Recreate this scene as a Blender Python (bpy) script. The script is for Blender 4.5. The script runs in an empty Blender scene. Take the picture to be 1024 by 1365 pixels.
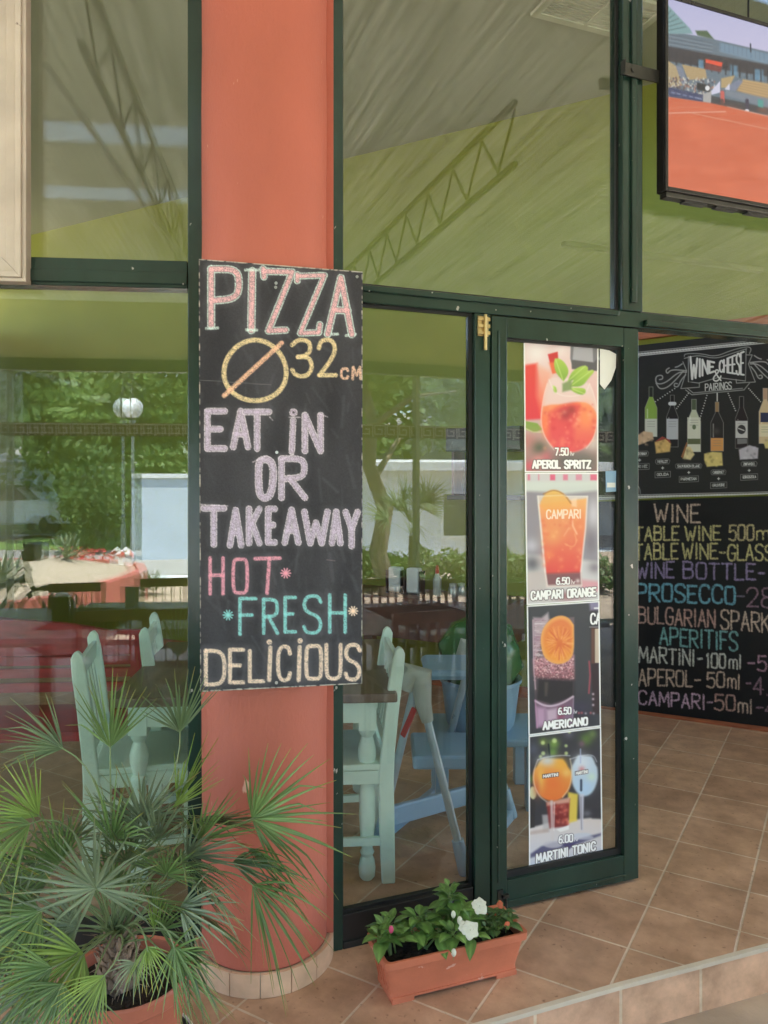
import bpy, math, random
import numpy as np
from mathutils import Vector, Matrix
R = math.radians
C = bpy.context.scene.collection
scn = bpy.context.scene
rng = random.Random(7)
nrg = np.random.default_rng(11)

# ------------------------------------------------------------------ camera, sky, sun, exposure
CAMZ, FPX, CX, HZ = 1.52, 1025.0, 512.0, 645.0
cd = bpy.data.cameras.new('camera'); cam = bpy.data.objects.new('camera', cd); C.objects.link(cam)
cam.location = (0, 0, CAMZ); cam.rotation_euler = (R(90), 0, 0)
cd.sensor_fit = 'HORIZONTAL'; cd.sensor_width = 36; cd.lens = 36 * FPX / 1024
cd.shift_y = -(682.5 - HZ) / 1024; cd.clip_end = 800; cd.clip_start = .05
scn.camera = cam
SUN_EL, SUN_AZ = 70, 24
w = bpy.data.worlds.new('World'); scn.world = w; w.use_nodes = True
wn = w.node_tree.nodes; bg = wn['Background']
sky = wn.new('ShaderNodeTexSky'); sky.sky_type = 'NISHITA'; sky.sun_disc = False
sky.sun_elevation = R(SUN_EL); sky.sun_rotation = R(SUN_AZ)
w.node_tree.links.new(sky.outputs[0], bg.inputs[0]); bg.inputs[1].default_value = .13
sd = bpy.data.lights.new('sun', 'SUN'); sd.energy = 3.2; sd.angle = R(.5); sd.color = (1, .95, .87)
so = bpy.data.objects.new('sun', sd); C.objects.link(so)
S = Vector((math.sin(R(SUN_AZ)) * math.cos(R(SUN_EL)), math.cos(R(SUN_AZ)) * math.cos(R(SUN_EL)), math.sin(R(SUN_EL))))
so.rotation_euler = S.to_track_quat('Z', 'Y').to_euler(); so.location = (0, 10, 20)
scn.view_settings.view_transform = 'Standard'; scn.view_settings.look = 'None'
EXPO = 3.3
scn.view_settings.exposure = EXPO; scn.view_settings.gamma = 1
cy = scn.cycles
cy.use_denoising = True; cy.max_bounces = 9; cy.diffuse_bounces = 5; cy.glossy_bounces = 5
cy.transparent_max_bounces = 24; cy.sample_clamp_indirect = 8; cy.caustics_reflective = False; cy.caustics_refractive = False

# ------------------------------------------------------------------ materials
def lin(c):
    c = np.asarray(c, float) / 255.0
    return np.where(c <= .04045, c / 12.92, ((c + .055) / 1.055) ** 2.4)

def newmat(name):
    m = bpy.data.materials.new(name); m.use_nodes = True
    nt = m.node_tree
    return m, nt, nt.nodes, nt.links, nt.nodes['Principled BSDF']

def mat(name, col, rough=.5, var=.15, scale=6, bump=0., bscale=60, metal=0, spec=.5, stretch=(1, 1, 1), chips=None, trans=0):
    """plain surface with noise-driven tone changes, bump and optional chips of another colour"""
    m, nt, N, L, P = newmat(name)
    tc = N.new('ShaderNodeTexCoord'); mp = N.new('ShaderNodeMapping'); L.new(tc.outputs['Object'], mp.inputs[0])
    mp.inputs['Scale'].default_value = stretch
    nz = N.new('ShaderNodeTexNoise'); nz.inputs['Scale'].default_value = scale; nz.inputs['Detail'].default_value = 6
    L.new(mp.outputs[0], nz.inputs[0])
    cr = N.new('ShaderNodeValToRGB'); c = np.array(col, float)
    cr.color_ramp.elements[0].position = .3; cr.color_ramp.elements[1].position = .7
    cr.color_ramp.elements[0].color = (*np.clip(c * (1 - var), 0, 1), 1); cr.color_ramp.elements[1].color = (*np.clip(c * (1 + var), 0, 1), 1)
    L.new(nz.outputs[0], cr.inputs[0]); out = cr.outputs[0]
    if chips:
        ccol, thr, csc = chips
        n2 = N.new('ShaderNodeTexNoise'); n2.inputs['Scale'].default_value = csc; n2.inputs['Detail'].default_value = 4
        L.new(mp.outputs[0], n2.inputs[0])
        r2 = N.new('ShaderNodeValToRGB'); r2.color_ramp.elements[0].position = thr; r2.color_ramp.elements[1].position = thr + .02
        L.new(n2.outputs[0], r2.inputs[0])
        mx = N.new('ShaderNodeMixRGB'); L.new(r2.outputs[0], mx.inputs[0]); L.new(out, mx.inputs[1]); mx.inputs[2].default_value = (*ccol, 1)
        out = mx.outputs[0]
    L.new(out, P.inputs['Base Color'])
    rr = N.new('ShaderNodeMapRange'); rr.inputs[3].default_value = max(0, rough - .08); rr.inputs[4].default_value = min(1, rough + .08)
    L.new(nz.outputs[0], rr.inputs[0]); L.new(rr.outputs[0], P.inputs['Roughness'])
    P.inputs['Metallic'].default_value = metal; P.inputs['Specular IOR Level'].default_value = spec
    if bump:
        nb = N.new('ShaderNodeTexNoise'); nb.inputs['Scale'].default_value = bscale; nb.inputs['Detail'].default_value = 5
        L.new(mp.outputs[0], nb.inputs[0])
        b = N.new('ShaderNodeBump'); b.inputs['Strength'].default_value = bump; b.inputs['Distance'].default_value = .01
        L.new(nb.outputs[0], b.inputs['Height']); L.new(b.outputs[0], P.inputs['Normal'])
    if trans:
        t = N.new('ShaderNodeBsdfTranslucent'); L.new(out, t.inputs[0])
        ms = N.new('ShaderNodeMixShader'); ms.inputs[0].default_value = trans
        L.new(P.outputs[0], ms.inputs[1]); L.new(t.outputs[0], ms.inputs[2]); L.new(ms.outputs[0], N['Material Output'].inputs[0])
    return m

def leafmat(name, c0, c1, trans=.35, rough=.4, scale=2.5, veins=0):
    m, nt, N, L, P = newmat(name)
    tc = N.new('ShaderNodeTexCoord'); nz = N.new('ShaderNodeTexNoise'); nz.inputs['Scale'].default_value = scale; nz.inputs['Detail'].default_value = 5
    L.new(tc.outputs['Object'], nz.inputs[0])
    cr = N.new('ShaderNodeValToRGB'); cr.color_ramp.elements[0].position = .32; cr.color_ramp.elements[1].position = .68
    cr.color_ramp.elements[0].color = (*c0, 1); cr.color_ramp.elements[1].color = (*c1, 1)
    L.new(nz.outputs[0], cr.inputs[0])
    at = N.new('ShaderNodeAttribute'); at.attribute_name = 'tone'
    mm = N.new('ShaderNodeMixRGB'); mm.blend_type = 'MULTIPLY'; mm.inputs[0].default_value = 1 if veins else 0
    L.new(cr.outputs[0], mm.inputs[1]); L.new(at.outputs[0], mm.inputs[2])
    L.new(mm.outputs[0], P.inputs['Base Color']); P.inputs['Roughness'].default_value = rough
    t = N.new('ShaderNodeBsdfTranslucent'); L.new(mm.outputs[0], t.inputs[0])
    ms = N.new('ShaderNodeMixShader'); ms.inputs[0].default_value = trans
    L.new(P.outputs[0], ms.inputs[1]); L.new(t.outputs[0], ms.inputs[2]); L.new(ms.outputs[0], N['Material Output'].inputs[0])
    return m

def glassmat(name, tint=(.93, .96, .94), f0=.06, edge=.6):
    m, nt, N, L, P = newmat(name); N.remove(P)
    t = N.new('ShaderNodeBsdfTransparent'); t.inputs[0].default_value = (*tint, 1)
    g = N.new('ShaderNodeBsdfGlossy'); g.inputs['Roughness'].default_value = 0; g.inputs[0].default_value = (1, 1, 1, 1)
    lw = N.new('ShaderNodeLayerWeight'); lw.inputs[0].default_value = .5
    p = N.new('ShaderNodeMath'); p.operation = 'POWER'; p.inputs[1].default_value = 4; L.new(lw.outputs['Facing'], p.inputs[0])
    a = N.new('ShaderNodeMath'); a.operation = 'MULTIPLY_ADD'; a.inputs[1].default_value = edge; a.inputs[2].default_value = f0; L.new(p.outputs[0], a.inputs[0])
    a.use_clamp = True
    ms = N.new('ShaderNodeMixShader'); L.new(a.outputs[0], ms.inputs[0]); L.new(t.outputs[0], ms.inputs[1]); L.new(g.outputs[0], ms.inputs[2])
    L.new(ms.outputs[0], N['Material Output'].inputs[0])
    return m

def printmat(name, rough=.6, spec=.4, emit=0, bump=0):
    m, nt, N, L, P = newmat(name)
    at = N.new('ShaderNodeAttribute'); at.attribute_name = 'ink'
    if emit:
        P.inputs['Base Color'].default_value = (.01, .01, .01, 1)
        L.new(at.outputs[0], P.inputs['Emission Color']); P.inputs['Emission Strength'].default_value = emit
    else:
        L.new(at.outputs[0], P.inputs['Base Color'])
    P.inputs['Roughness'].default_value = rough; P.inputs['Specular IOR Level'].default_value = spec
    if bump:
        tc = N.new('ShaderNodeTexCoord'); nb = N.new('ShaderNodeTexNoise'); nb.inputs['Scale'].default_value = 90
        L.new(tc.outputs['Object'], nb.inputs[0]); b = N.new('ShaderNodeBump'); b.inputs['Strength'].default_value = bump; b.inputs['Distance'].default_value = .005
        L.new(nb.outputs[0], b.inputs['Height']); L.new(b.outputs[0], P.inputs['Normal'])
    return m

def tilemat(name, c1, c2, mortar, bw, rh, ms=.004, loc=(0, 0, 0), rot=(0, 0, 0), rough=.45, offset=0, speck=.8):
    m, nt, N, L, P = newmat(name)
    tc = N.new('ShaderNodeTexCoord'); mp = N.new('ShaderNodeMapping'); L.new(tc.outputs['Object'], mp.inputs[0])
    mp.inputs['Location'].default_value = loc; mp.inputs['Rotation'].default_value = rot
    br = N.new('ShaderNodeTexBrick'); br.offset = offset; br.squash = 1
    br.inputs['Scale'].default_value = 1; br.inputs['Mortar Size'].default_value = ms; br.inputs['Mortar Smooth'].default_value = .25
    br.inputs['Brick Width'].default_value = bw; br.inputs['Row Height'].default_value = rh; br.inputs['Bias'].default_value = 0
    L.new(mp.outputs[0], br.inputs[0])
    br.inputs['Color1'].default_value = (*c1, 1); br.inputs['Color2'].default_value = (*c2, 1); br.inputs['Mortar'].default_value = (*mortar, 1)
    nz = N.new('ShaderNodeTexNoise'); nz.inputs['Scale'].default_value = 7; nz.inputs['Detail'].default_value = 9; nz.inputs['Roughness'].default_value = .65
    L.new(mp.outputs[0], nz.inputs[0])
    rp = N.new('ShaderNodeValToRGB'); rp.color_ramp.elements[0].position = .28; rp.color_ramp.elements[1].position = .72
    rp.color_ramp.elements[0].color = (.62, .58, .55, 1); rp.color_ramp.elements[1].color = (1.22, 1.2, 1.2, 1); L.new(nz.outputs[0], rp.inputs[0])
    mx = N.new('ShaderNodeMixRGB'); mx.blend_type = 'MULTIPLY'; mx.inputs[0].default_value = 1
    L.new(br.outputs[0], mx.inputs[1]); L.new(rp.outputs[0], mx.inputs[2])
    n3 = N.new('ShaderNodeTexNoise'); n3.inputs['Scale'].default_value = 45; n3.inputs['Detail'].default_value = 3; L.new(mp.outputs[0], n3.inputs[0])
    r3 = N.new('ShaderNodeValToRGB'); r3.color_ramp.elements[0].position = .27; r3.color_ramp.elements[1].position = .36
    r3.color_ramp.elements[0].color = (.45, .38, .34, 1); r3.color_ramp.elements[1].color = (1, 1, 1, 1); L.new(n3.outputs[0], r3.inputs[0])
    m2 = N.new('ShaderNodeMixRGB'); m2.blend_type = 'MULTIPLY'; m2.inputs[0].default_value = speck
    L.new(mx.outputs[0], m2.inputs[1]); L.new(r3.outputs[0], m2.inputs[2])
    L.new(m2.outputs[0], P.inputs['Base Color'])
    rr = N.new('ShaderNodeMapRange'); rr.inputs[3].default_value = rough - .1; rr.inputs[4].default_value = rough + .18; L.new(nz.outputs[0], rr.inputs[0]); L.new(rr.outputs[0], P.inputs['Roughness'])
    b = N.new('ShaderNodeBump'); b.invert = True; b.inputs['Strength'].default_value = .5; b.inputs['Distance'].default_value = .004
    L.new(br.outputs['Fac'], b.inputs['Height'])
    b2 = N.new('ShaderNodeBump'); b2.inputs['Strength'].default_value = .12; b2.inputs['Distance'].default_value = .004
    L.new(nz.outputs[0], b2.inputs['Height']); L.new(b.outputs[0], b2.inputs['Normal']); L.new(b2.outputs[0], P.inputs['Normal'])
    return m

def reedmat(name, rot):
    """reed matting: thin strands running one way, broken into darker and paler stalks"""
    m, nt, N, L, P = newmat(name)
    tc = N.new('ShaderNodeTexCoord'); mp = N.new('ShaderNodeMapping'); L.new(tc.outputs['Object'], mp.inputs[0])
    mp.inputs['Rotation'].default_value = (0, 0, rot); mp2 = N.new('ShaderNodeMapping'); L.new(mp.outputs[0], mp2.inputs[0]); mp = mp2; mp.inputs['Scale'].default_value = (48, 1.1, 1)
    nz = N.new('ShaderNodeTexNoise'); nz.inputs['Scale'].default_value = 1; nz.inputs['Detail'].default_value = 5; nz.inputs['Roughness'].default_value = .7
    L.new(mp.outputs[0], nz.inputs[0])
    cr = N.new('ShaderNodeValToRGB'); e = cr.color_ramp.elements
    e[0].position = .35; e[0].color = (.26, .25, .20, 1); e[1].position = .72; e[1].color = (.52, .495, .41, 1)
    k = e.new(.52); k.color = (.37, .355, .295, 1)
    L.new(nz.outputs[0], cr.inputs[0]); L.new(cr.outputs[0], P.inputs['Base Color']); P.inputs['Roughness'].default_value = .8
    t = N.new('ShaderNodeBsdfTranslucent'); L.new(cr.outputs[0], t.inputs[0]); ms = N.new('ShaderNodeMixShader'); ms.inputs[0].default_value = .72
    L.new(P.outputs[0], ms.inputs[1]); L.new(t.outputs[0], ms.inputs[2]); L.new(ms.outputs[0], N['Material Output'].inputs[0])
    b = N.new('ShaderNodeBump'); b.inputs['Strength'].default_value = .6; b.inputs['Distance'].default_value = .01; L.new(nz.outputs[0], b.inputs['Height']); L.new(b.outputs[0], P.inputs['Normal'])
    return m

M = {}
M['green'] = mat('dark_green_paint', (.016, .040, .030), .2, .25, 5, .05, 90, chips=((.35, .37, .34), .715, 38), stretch=(1, 1, .6))
M['gasket'] = mat('black_rubber', (.01, .01, .01), .5)
M['brass'] = mat('brass', (.55, .42, .2), .35, .2, 20, metal=.9)
M['steel'] = mat('brushed_steel', (.35, .36, .36), .35, .15, 30, metal=.9)
M['bluesteel'] = mat('pale_blue_steel', (.42, .52, .60), .3, .08, 20, metal=.3)
M['darksteel'] = mat('dark_steel', (.06, .06, .055), .4, .2, 20, metal=.7)
M['column'] = mat('terracotta_paint', (.45, .122, .08), .62, .13, 2.2, .22, 130, stretch=(1, 1, .5), chips=((.66, .36, .27), .715, 13))
M['coltile'] = mat('column_skirting_tile', (.64, .43, .29), .5, .2, 12, .1, 60)
M['grout'] = mat('pale_grout', (.46, .38, .29), .9)
M['glass'] = glassmat('window_glass', (.95, .97, .95), .062, .6)
M['glassL'] = glassmat('window_glass_pale', (.95, .97, .95), .052, .6)
M['upglass'] = glassmat('upper_window_glass', (.95, .97, .95), .052, .5)
M['upglassL'] = glassmat('upper_window_glass_pale', (.95, .97, .95), .033, .5)
M['doorglass'] = glassmat('door_glass', (.9, .94, .91), .06, .6)
M['pvc'] = glassmat('clear_pvc', (.95, .96, .95), .03, .3)
M['wall'] = mat('olive_green_plaster', (.235, .255, .042), .8, .1, 1.5, .15, 120)
M['ceil'] = mat('ceiling_paint', (.40, .42, .34), .85, .06, 1.2)
M['skirt'] = mat('red_brown_wood', (.35, .10, .04), .5, .3, 8, stretch=(1, 1, 6))
M['vent'] = mat('vent_metal', (.55, .56, .48), .5)
M['mint'] = mat('mint_paint', (.70, .86, .78), .45, .08, 7, .05, 80)
M['tabletop'] = mat('grey_brown_wood', (.16, .11, .085), .4, .35, 5, .1, 40, stretch=(8, 1, 1))
M['bluepl'] = mat('pale_blue_plastic', (.26, .43, .62), .35, .06)
M['greenpl'] = mat('dark_green_plastic', (.05, .16, .06), .25, .2)
M['greypl'] = mat('grey_plastic', (.42, .44, .40), .45, .1)
M['red'] = mat('dark_red_wood', (.30, .028, .03), .35, .3, 6, stretch=(1, 1, 5))
M['dwood'] = mat('dark_wood', (.12, .05, .032), .35, .4, 6, .1, 50, stretch=(1, 6, 1))
M['black'] = mat('black_plastic', (.012, .012, .013), .3)
M['white'] = mat('white_paint', (.78, .79, .77), .5, .05)
M['cream'] = mat('aged_cream_paint', (.56, .50, .43), .55, .14, 5, .1, 70, chips=((.2, .15, .12), .74, 20))
M['terra'] = mat('terracotta_plastic', (.52, .155, .082), .55, .12, 9, .08, 100, chips=((.62, .33, .25), .66, 16), stretch=(1, 1, 1.6))
M['terra2'] = mat('terracotta_pot_plastic', (.44, .13, .075), .5, .12, 7, .08, 80)
M['soil'] = mat('dark_soil', (.022, .016, .012), .95, .5, 40, 1, 90)
M['fibre'] = mat('palm_fibre', (.30, .215, .16), .9, .45, 30, 1., 60, stretch=(1, 1, .3))
M['trim'] = mat('step_trim', (.62, .53, .42), .5, .1, 8)
M['concrete'] = mat('concrete_ground', (.40, .31, .23), .85, .25, 3, .3, 60)
M['board'] = mat('black_board', (.02, .021, .024), .6)
M['boardedge'] = mat('raw_board_edge', (.38, .33, .28), .8, .4, 60)
LEAF = [leafmat('palm_leaf_bright', (.16, .265, .05), (.33, .45, .11), .3, .36, 6, veins=1),
        leafmat('palm_leaf_mid', (.105, .185, .055), (.215, .325, .105), .25, .36, 6, veins=1),
        leafmat('palm_leaf_grey', (.15, .20, .115), (.27, .33, .195), .15, .36, 6, veins=1),
        leafmat('palm_leaf_dark', (.085, .135, .06), (.165, .235, .11), .2, .36, 6, veins=1)]
M['petiole'] = mat('palm_petiole', (.19, .25, .11), .5, .2, 10)
M['impleaf'] = leafmat('bedding_leaf', (.09, .19, .045), (.20, .34, .09), .25, .32, 14, veins=1)
M['impleaf2'] = leafmat('bedding_leaf_dark', (.05, .10, .035), (.11, .19, .06), .25, .32, 14, veins=1)
M['petalw'] = mat('white_petal', (.82, .82, .70), .6, .05, trans=.3)
M['petalp'] = mat('pink_petal', (.55, .06, .14), .6, .1)
M['petalo'] = mat('orange_petal', (.55, .13, .06), .6, .1)
M['stem'] = mat('green_stem', (.15, .22, .06), .5)
M['tleaf'] = leafmat('tree_leaf', (.10, .18, .045), (.24, .36, .11), .4, .5, .8)
M['tleaf2'] = leafmat('tree_leaf_deep', (.075, .14, .04), (.17, .27, .085), .4, .5, .8)
M['hleaf'] = leafmat('hedge_leaf', (.08, .15, .04), (.20, .32, .09), .3, .5, 1.5)
M['bark'] = mat('bark', (.20, .155, .115), .9, .4, 8, .8, 20, stretch=(1, 1, .3))
M['road'] = mat('pale_asphalt', (.34, .33, .32), .9, .12, 2, .2, 80)
M['lawn'] = mat('lawn_grass', (.12, .22, .04), .9, .4, 3, .5, 30)
M['bedwall'] = mat('faded_red_wall', (.50, .13, .11), .7, .15, 3)
M['gravel'] = mat('tan_gravel', (.42, .34, .26), .9, .4, 25, .8, 50)
M['plaster'] = mat('white_plaster', (.66, .68, .70), .8, .08, 2)
M['bluewall'] = mat('pale_blue_plaster', (.48, .56, .66), .8, .08, 2)
M['rooft'] = mat('roof_tile', (.40, .38, .37), .8, .25, 10)
M['darkglass'] = mat('dark_window', (.05, .06, .07), .1)
M['globe'] = mat('opal_globe', (.85, .88, .90), .25, .02)
M['canvas'] = mat('beige_canvas', (.36, .31, .14), .85, .1, 3, trans=.32)
M['beam'] = mat('green_beam_paint', (.035, .075, .03), .5)
M['truss'] = mat('dark_green_truss', (.20, .215, .16), .5)
M['palebeam'] = mat('pale_beam', (.60, .66, .68), .5)
M['strip'] = mat('pale_translucent_sheet', (.62, .67, .70), .5, .05, trans=.45)
M['bandbg'] = mat('brown_band_print', (.04, .018, .013), .6)
M['bandfg'] = mat('cream_band_print', (.55, .50, .42), .6)
M['reedL'] = reedmat('reed_matting_west', -R(5.5)); M['reedR'] = reedmat('reed_matting_east', -R(21.5))
M['carpaint'] = mat('white_car_paint', (.70, .72, .74), .2, .03)
M['rubber'] = mat('tyre_rubber', (.015, .015, .015), .7)
M['bikeblue'] = mat('dark_bike_paint', (.07, .13, .14), .3)
M['flower'] = mat('red_flowers', (.55, .07, .08), .7)
M['paper'] = mat('white_paper', (.72, .74, .76), .6)
M['bottle_red'] = mat('red_sauce_cap', (.5, .03, .02), .4)
M['print'] = printmat('printed_poster', .35, .5)
M['chalk'] = printmat('chalk_drawing', .75, .25, bump=.08)
M['chalk2'] = printmat('menu_print', .6, .25)
M['screen'] = printmat('screen_picture', emit=1.05 / 2 ** EXPO)

# ------------------------------------------------------------------ geometry helpers
class Fr:
    """vertical plane with its own frame: s runs along it, y goes into the building, z is up"""
    def __init__(s, ox, oy, deg):
        s.o = Vector((ox, oy, 0)); s.a = R(deg); s.ex = Vector((math.cos(s.a), math.sin(s.a), 0)); s.ey = Vector((-math.sin(s.a), math.cos(s.a), 0))
    def w(s, a, y, z): return s.o + s.ex * a + s.ey * y + Vector((0, 0, z))
    def sz(s, px, py, y=0):
        d = Vector(((px - CX) / FPX, 1, (HZ - py) / FPX)); o = Vector((0, 0, CAMZ))
        q = s.o + s.ey * y
        t = (q - o).dot(s.ey) / d.dot(s.ey); p = o + d * t
        return (p - s.o).dot(s.ex), p.z
    def mirror(s, p):
        return p - s.ey * (2 * (p - s.o).dot(s.ey))
def ray(px, py, d): return Vector(((px - CX) / FPX * d, d, CAMZ + (HZ - py) / FPX * d))
def flr(px, py, z=0):
    d = FPX * (CAMZ - z) / (py - HZ); return Vector(((px - CX) / FPX * d, d, z))
FR = Fr(-.129, 2.542, 21.5)          # main shopfront
FL = Fr(-.58, 2.50, 5.5)             # the other shopfront, across the column
W1 = Fr(1.68, 5.10, -29.2)           # menu wall
def refl(fr, px, d, z=-.16):
    p = fr.mirror(Vector(((px - CX) / FPX * d, d, 0))); p.z = z; return p

INV = {}
def link(o):
    C.objects.link(o); return o
def thing(name, label, cat, loc=(0, 0, 0), rotz=0, group=None):
    o = link(bpy.data.objects.new(name, None)); o.location = loc; o.rotation_euler = (0, 0, rotz); o.empty_display_size = .1
    o['label'] = label; o['category'] = cat
    if group: o['group'] = group
    INV[o.name] = (Matrix.Translation(loc) @ Matrix.Rotation(rotz, 4, 'Z')).inverted()
    return o
def tag(o, label, cat, group=None):
    o['label'] = label; o['category'] = cat
    if group: o['group'] = group
    return o
class MB:
    def __init__(s): s.v = []; s.f = []; s.m = []; s.tone = None
    def add(s, vs, fs, mi=0):
        b = len(s.v); s.v += [tuple(p) for p in vs]; s.f += [tuple(i + b for i in f) for f in fs]; s.m += [mi] * len(fs); return s
    def hexa(s, p, mi=0):   # 8 points: bottom 4 then top 4, counter-clockwise seen from above
        return s.add(p, [(3, 2, 1, 0), (4, 5, 6, 7), (0, 1, 5, 4), (1, 2, 6, 5), (2, 3, 7, 6), (3, 0, 4, 7)], mi)
    def box(s, x0, x1, y0, y1, z0, z1, mi=0, T=None):
        p = [Vector(q) for q in ((x0, y0, z0), (x1, y0, z0), (x1, y1, z0), (x0, y1, z0), (x0, y0, z1), (x1, y0, z1), (x1, y1, z1), (x0, y1, z1))]
        if T: p = [T(q) for q in p]
        return s.hexa(p, mi)
    def fbox(s, fr, a0, a1, y0, y1, z0, z1, mi=0): return s.box(a0, a1, y0, y1, z0, z1, mi, lambda q: fr.w(q.x, q.y, q.z))
    def bar(s, p, q, w, h=None, mi=0, up=Vector((0, 0, 1))):
        p = Vector(p); q = Vector(q); h = h or w; d = (q - p).normalized()
        if abs(d.dot(up)) > .95: up = Vector((0, 1, 0))
        a = d.cross(up).normalized(); b = a.cross(d).normalized(); a = a * w / 2; b = b * h / 2
        return s.hexa([p - a - b, p + a - b, q + a - b, q - a - b, p - a + b, p + a + b, q + a + b, q - a + b], mi)
    def tube(s, pts, r, n=10, mi=0, closed=False):
        pts = [Vector(p) for p in pts]; k = len(pts); rs = r if hasattr(r, '__len__') else [r] * k
        rings = []; prev = None
        for i, p in enumerate(pts):
            if closed: d = pts[(i + 1) % k] - pts[i - 1]
            else: d = pts[min(i + 1, k - 1)] - pts[max(i - 1, 0)]
            d.normalize()
            if prev is None:
                up = Vector((0, 0, 1)) if abs(d.z) < .9 else Vector((1, 0, 0)); a = d.cross(up).normalized()
            else: a = (prev - d * prev.dot(d)).normalized()
            prev = a; b = d.cross(a)
            rings.append([p + (a * math.cos(t) + b * math.sin(t)) * rs[i] for t in (2 * math.pi * j / n for j in range(n))])
        vs = [v for ring in rings for v in ring]; fs = []
        for i in range(k if closed else k - 1):
            for j in range(n):
                i2 = (i + 1) % k
                fs.append((i * n + j, i * n + (j + 1) % n, i2 * n + (j + 1) % n, i2 * n + j))
        if not closed: fs += [tuple(range(n))[::-1], tuple((k - 1) * n + j for j in range(n))]
        return s.add(vs, fs, mi)
    def lathe(s, prof, c=(0, 0, 0), n=24, mi=0, a0=0, a1=2 * math.pi, cap=True):
        c = Vector(c); full = abs(a1 - a0 - 2 * math.pi) < 1e-6; k = n if full else n + 1; vs = []; fs = []
        for r, z in prof:
            for j in range(k):
                t = a0 + (a1 - a0) * j / n; vs.append(c + Vector((r * math.cos(t), r * math.sin(t), z)))
        for i in range(len(prof) - 1):
            for j in range(n):
                j2 = (j + 1) % k; fs.append((i * k + j, i * k + j2, (i + 1) * k + j2, (i + 1) * k + j))
        if cap and full:
            if prof[0][0] > 1e-5: fs.append(tuple(range(k))[::-1])
            if prof[-1][0] > 1e-5: fs.append(tuple((len(prof) - 1) * k + j for j in range(k)))
        return s.add(vs, fs, mi)
    def prism(s, poly, T0, T1, mi=0):   # outline mapped by two functions to the two faces
        n = len(poly); return s.add([T0(p) for p in poly] + [T1(p) for p in poly],
            [tuple(range(n))[::-1], tuple(range(n, 2 * n))] + [(i, (i + 1) % n, n + (i + 1) % n, n + i) for i in range(n)], mi)
    def ball(s, c, r, n=16, m=10, sc=(1, 1, 1), mi=0):
        prof = [(max(1e-6, math.sin(math.pi * i / m)) * r, -math.cos(math.pi * i / m) * r) for i in range(m + 1)]
        b = len(s.v); s.lathe(prof, (0, 0, 0), n, mi, cap=False)
        for i in range(b, len(s.v)):
            v = s.v[i]; s.v[i] = (c[0] + v[0] * sc[0], c[1] + v[1] * sc[1], c[2] + v[2] * sc[2])
        return s
    def build(s, name, mats, parent=None, local=False, smooth=False, bevel=0, kind=None, at=None):
        me = bpy.data.meshes.new(name); vs = s.v
        inv = INV[root_of(parent).name] if parent is not None else (Matrix.Translation(at).inverted() if at is not None else None)
        if inv is not None and not local: vs = [tuple(inv @ Vector(v)) for v in vs]
        me.from_pydata(vs, [], s.f)
        ml = mats if isinstance(mats, (list, tuple)) else [mats]
        for m in ml: me.materials.append(m)
        if len(ml) > 1: me.polygons.foreach_set('material_index', s.m)
        if s.tone is not None:
            a = me.attributes.new('tone', 'FLOAT_COLOR', 'POINT'); a.data.foreach_set('color', np.array([(t_, t_, t_, 1) if not isinstance(t_, tuple) else (*t_, 1) for t_ in s.tone], np.float32).ravel())
        me.update()
        if smooth: me.polygons.foreach_set('use_smooth', [True] * len(me.polygons))
        o = link(bpy.data.objects.new(name, me))
        if parent is not None: o.parent = parent
        elif at is not None: o.location = at
        if smooth and smooth != 2:
            try: me.set_sharp_from_angle(angle=R(38))
            except Exception: pass
        if bevel:
            b = o.modifiers.new('bevel', 'BEVEL'); b.width = bevel; b.segments = 2; b.limit_method = 'ANGLE'
        if kind: o['kind'] = kind
        return o
def root_of(o):
    while o.parent: o = o.parent
    return o
def dup(o, loc=None, rotz=None, label=None, parent=None):
    c = link(o.copy()); c.parent = parent
    for ch in [k for k in bpy.data.objects if k.parent == o]: dup(ch, parent=c)
    if loc is not None: c.location = loc
    if rotz is not None: c.rotation_euler = (0, 0, rotz)
    if label: c['label'] = label
    return c

# ------------------------------------------------------------------ setting: floor, step, ground
ea = R(-31.0); ev = Vector((math.cos(ea), math.sin(ea), 0)); eu = Vector((-math.sin(ea), math.cos(ea), 0))
M['floor'] = tilemat('floor_tile', (.58, .365, .235), (.46, .275, .175), (.64, .50, .37), .302, .293, .0045, loc=(.611 + .302 * 4, -2.57 + .293 * 12, 0), rough=.42)
EDGE = [(-7, 1.50), (-1.0, 1.86), (-.25, 1.955), (.726, 2.332), (1.014, 2.434), (3.4, 3.30), (8, 5.0)]   # platform edge, seen from above
m_ = MB()
pts = [Vector((x, y, 0)) for x, y in EDGE] + [Vector((8, 14, 0)), Vector((-7, 14, 0))]
inv = Matrix.Rotation(ea, 4, 'Z').inverted()
m_.add([inv @ p for p in pts], [tuple(range(len(pts)))])
o = m_.build('floor', M['floor'], kind='structure'); o.rotation_euler = (0, 0, ea)
m_ = MB(); t_ = MB()
M['riser'] = tilemat('riser_tile', (.72, .46, .305), (.64, .39, .26), (.80, .64, .46), .303, 5, .006, speck=.12, loc=(0, .5, 0), rot=(-R(90), 0, 0), rough=.5)
rb = MB()
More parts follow.
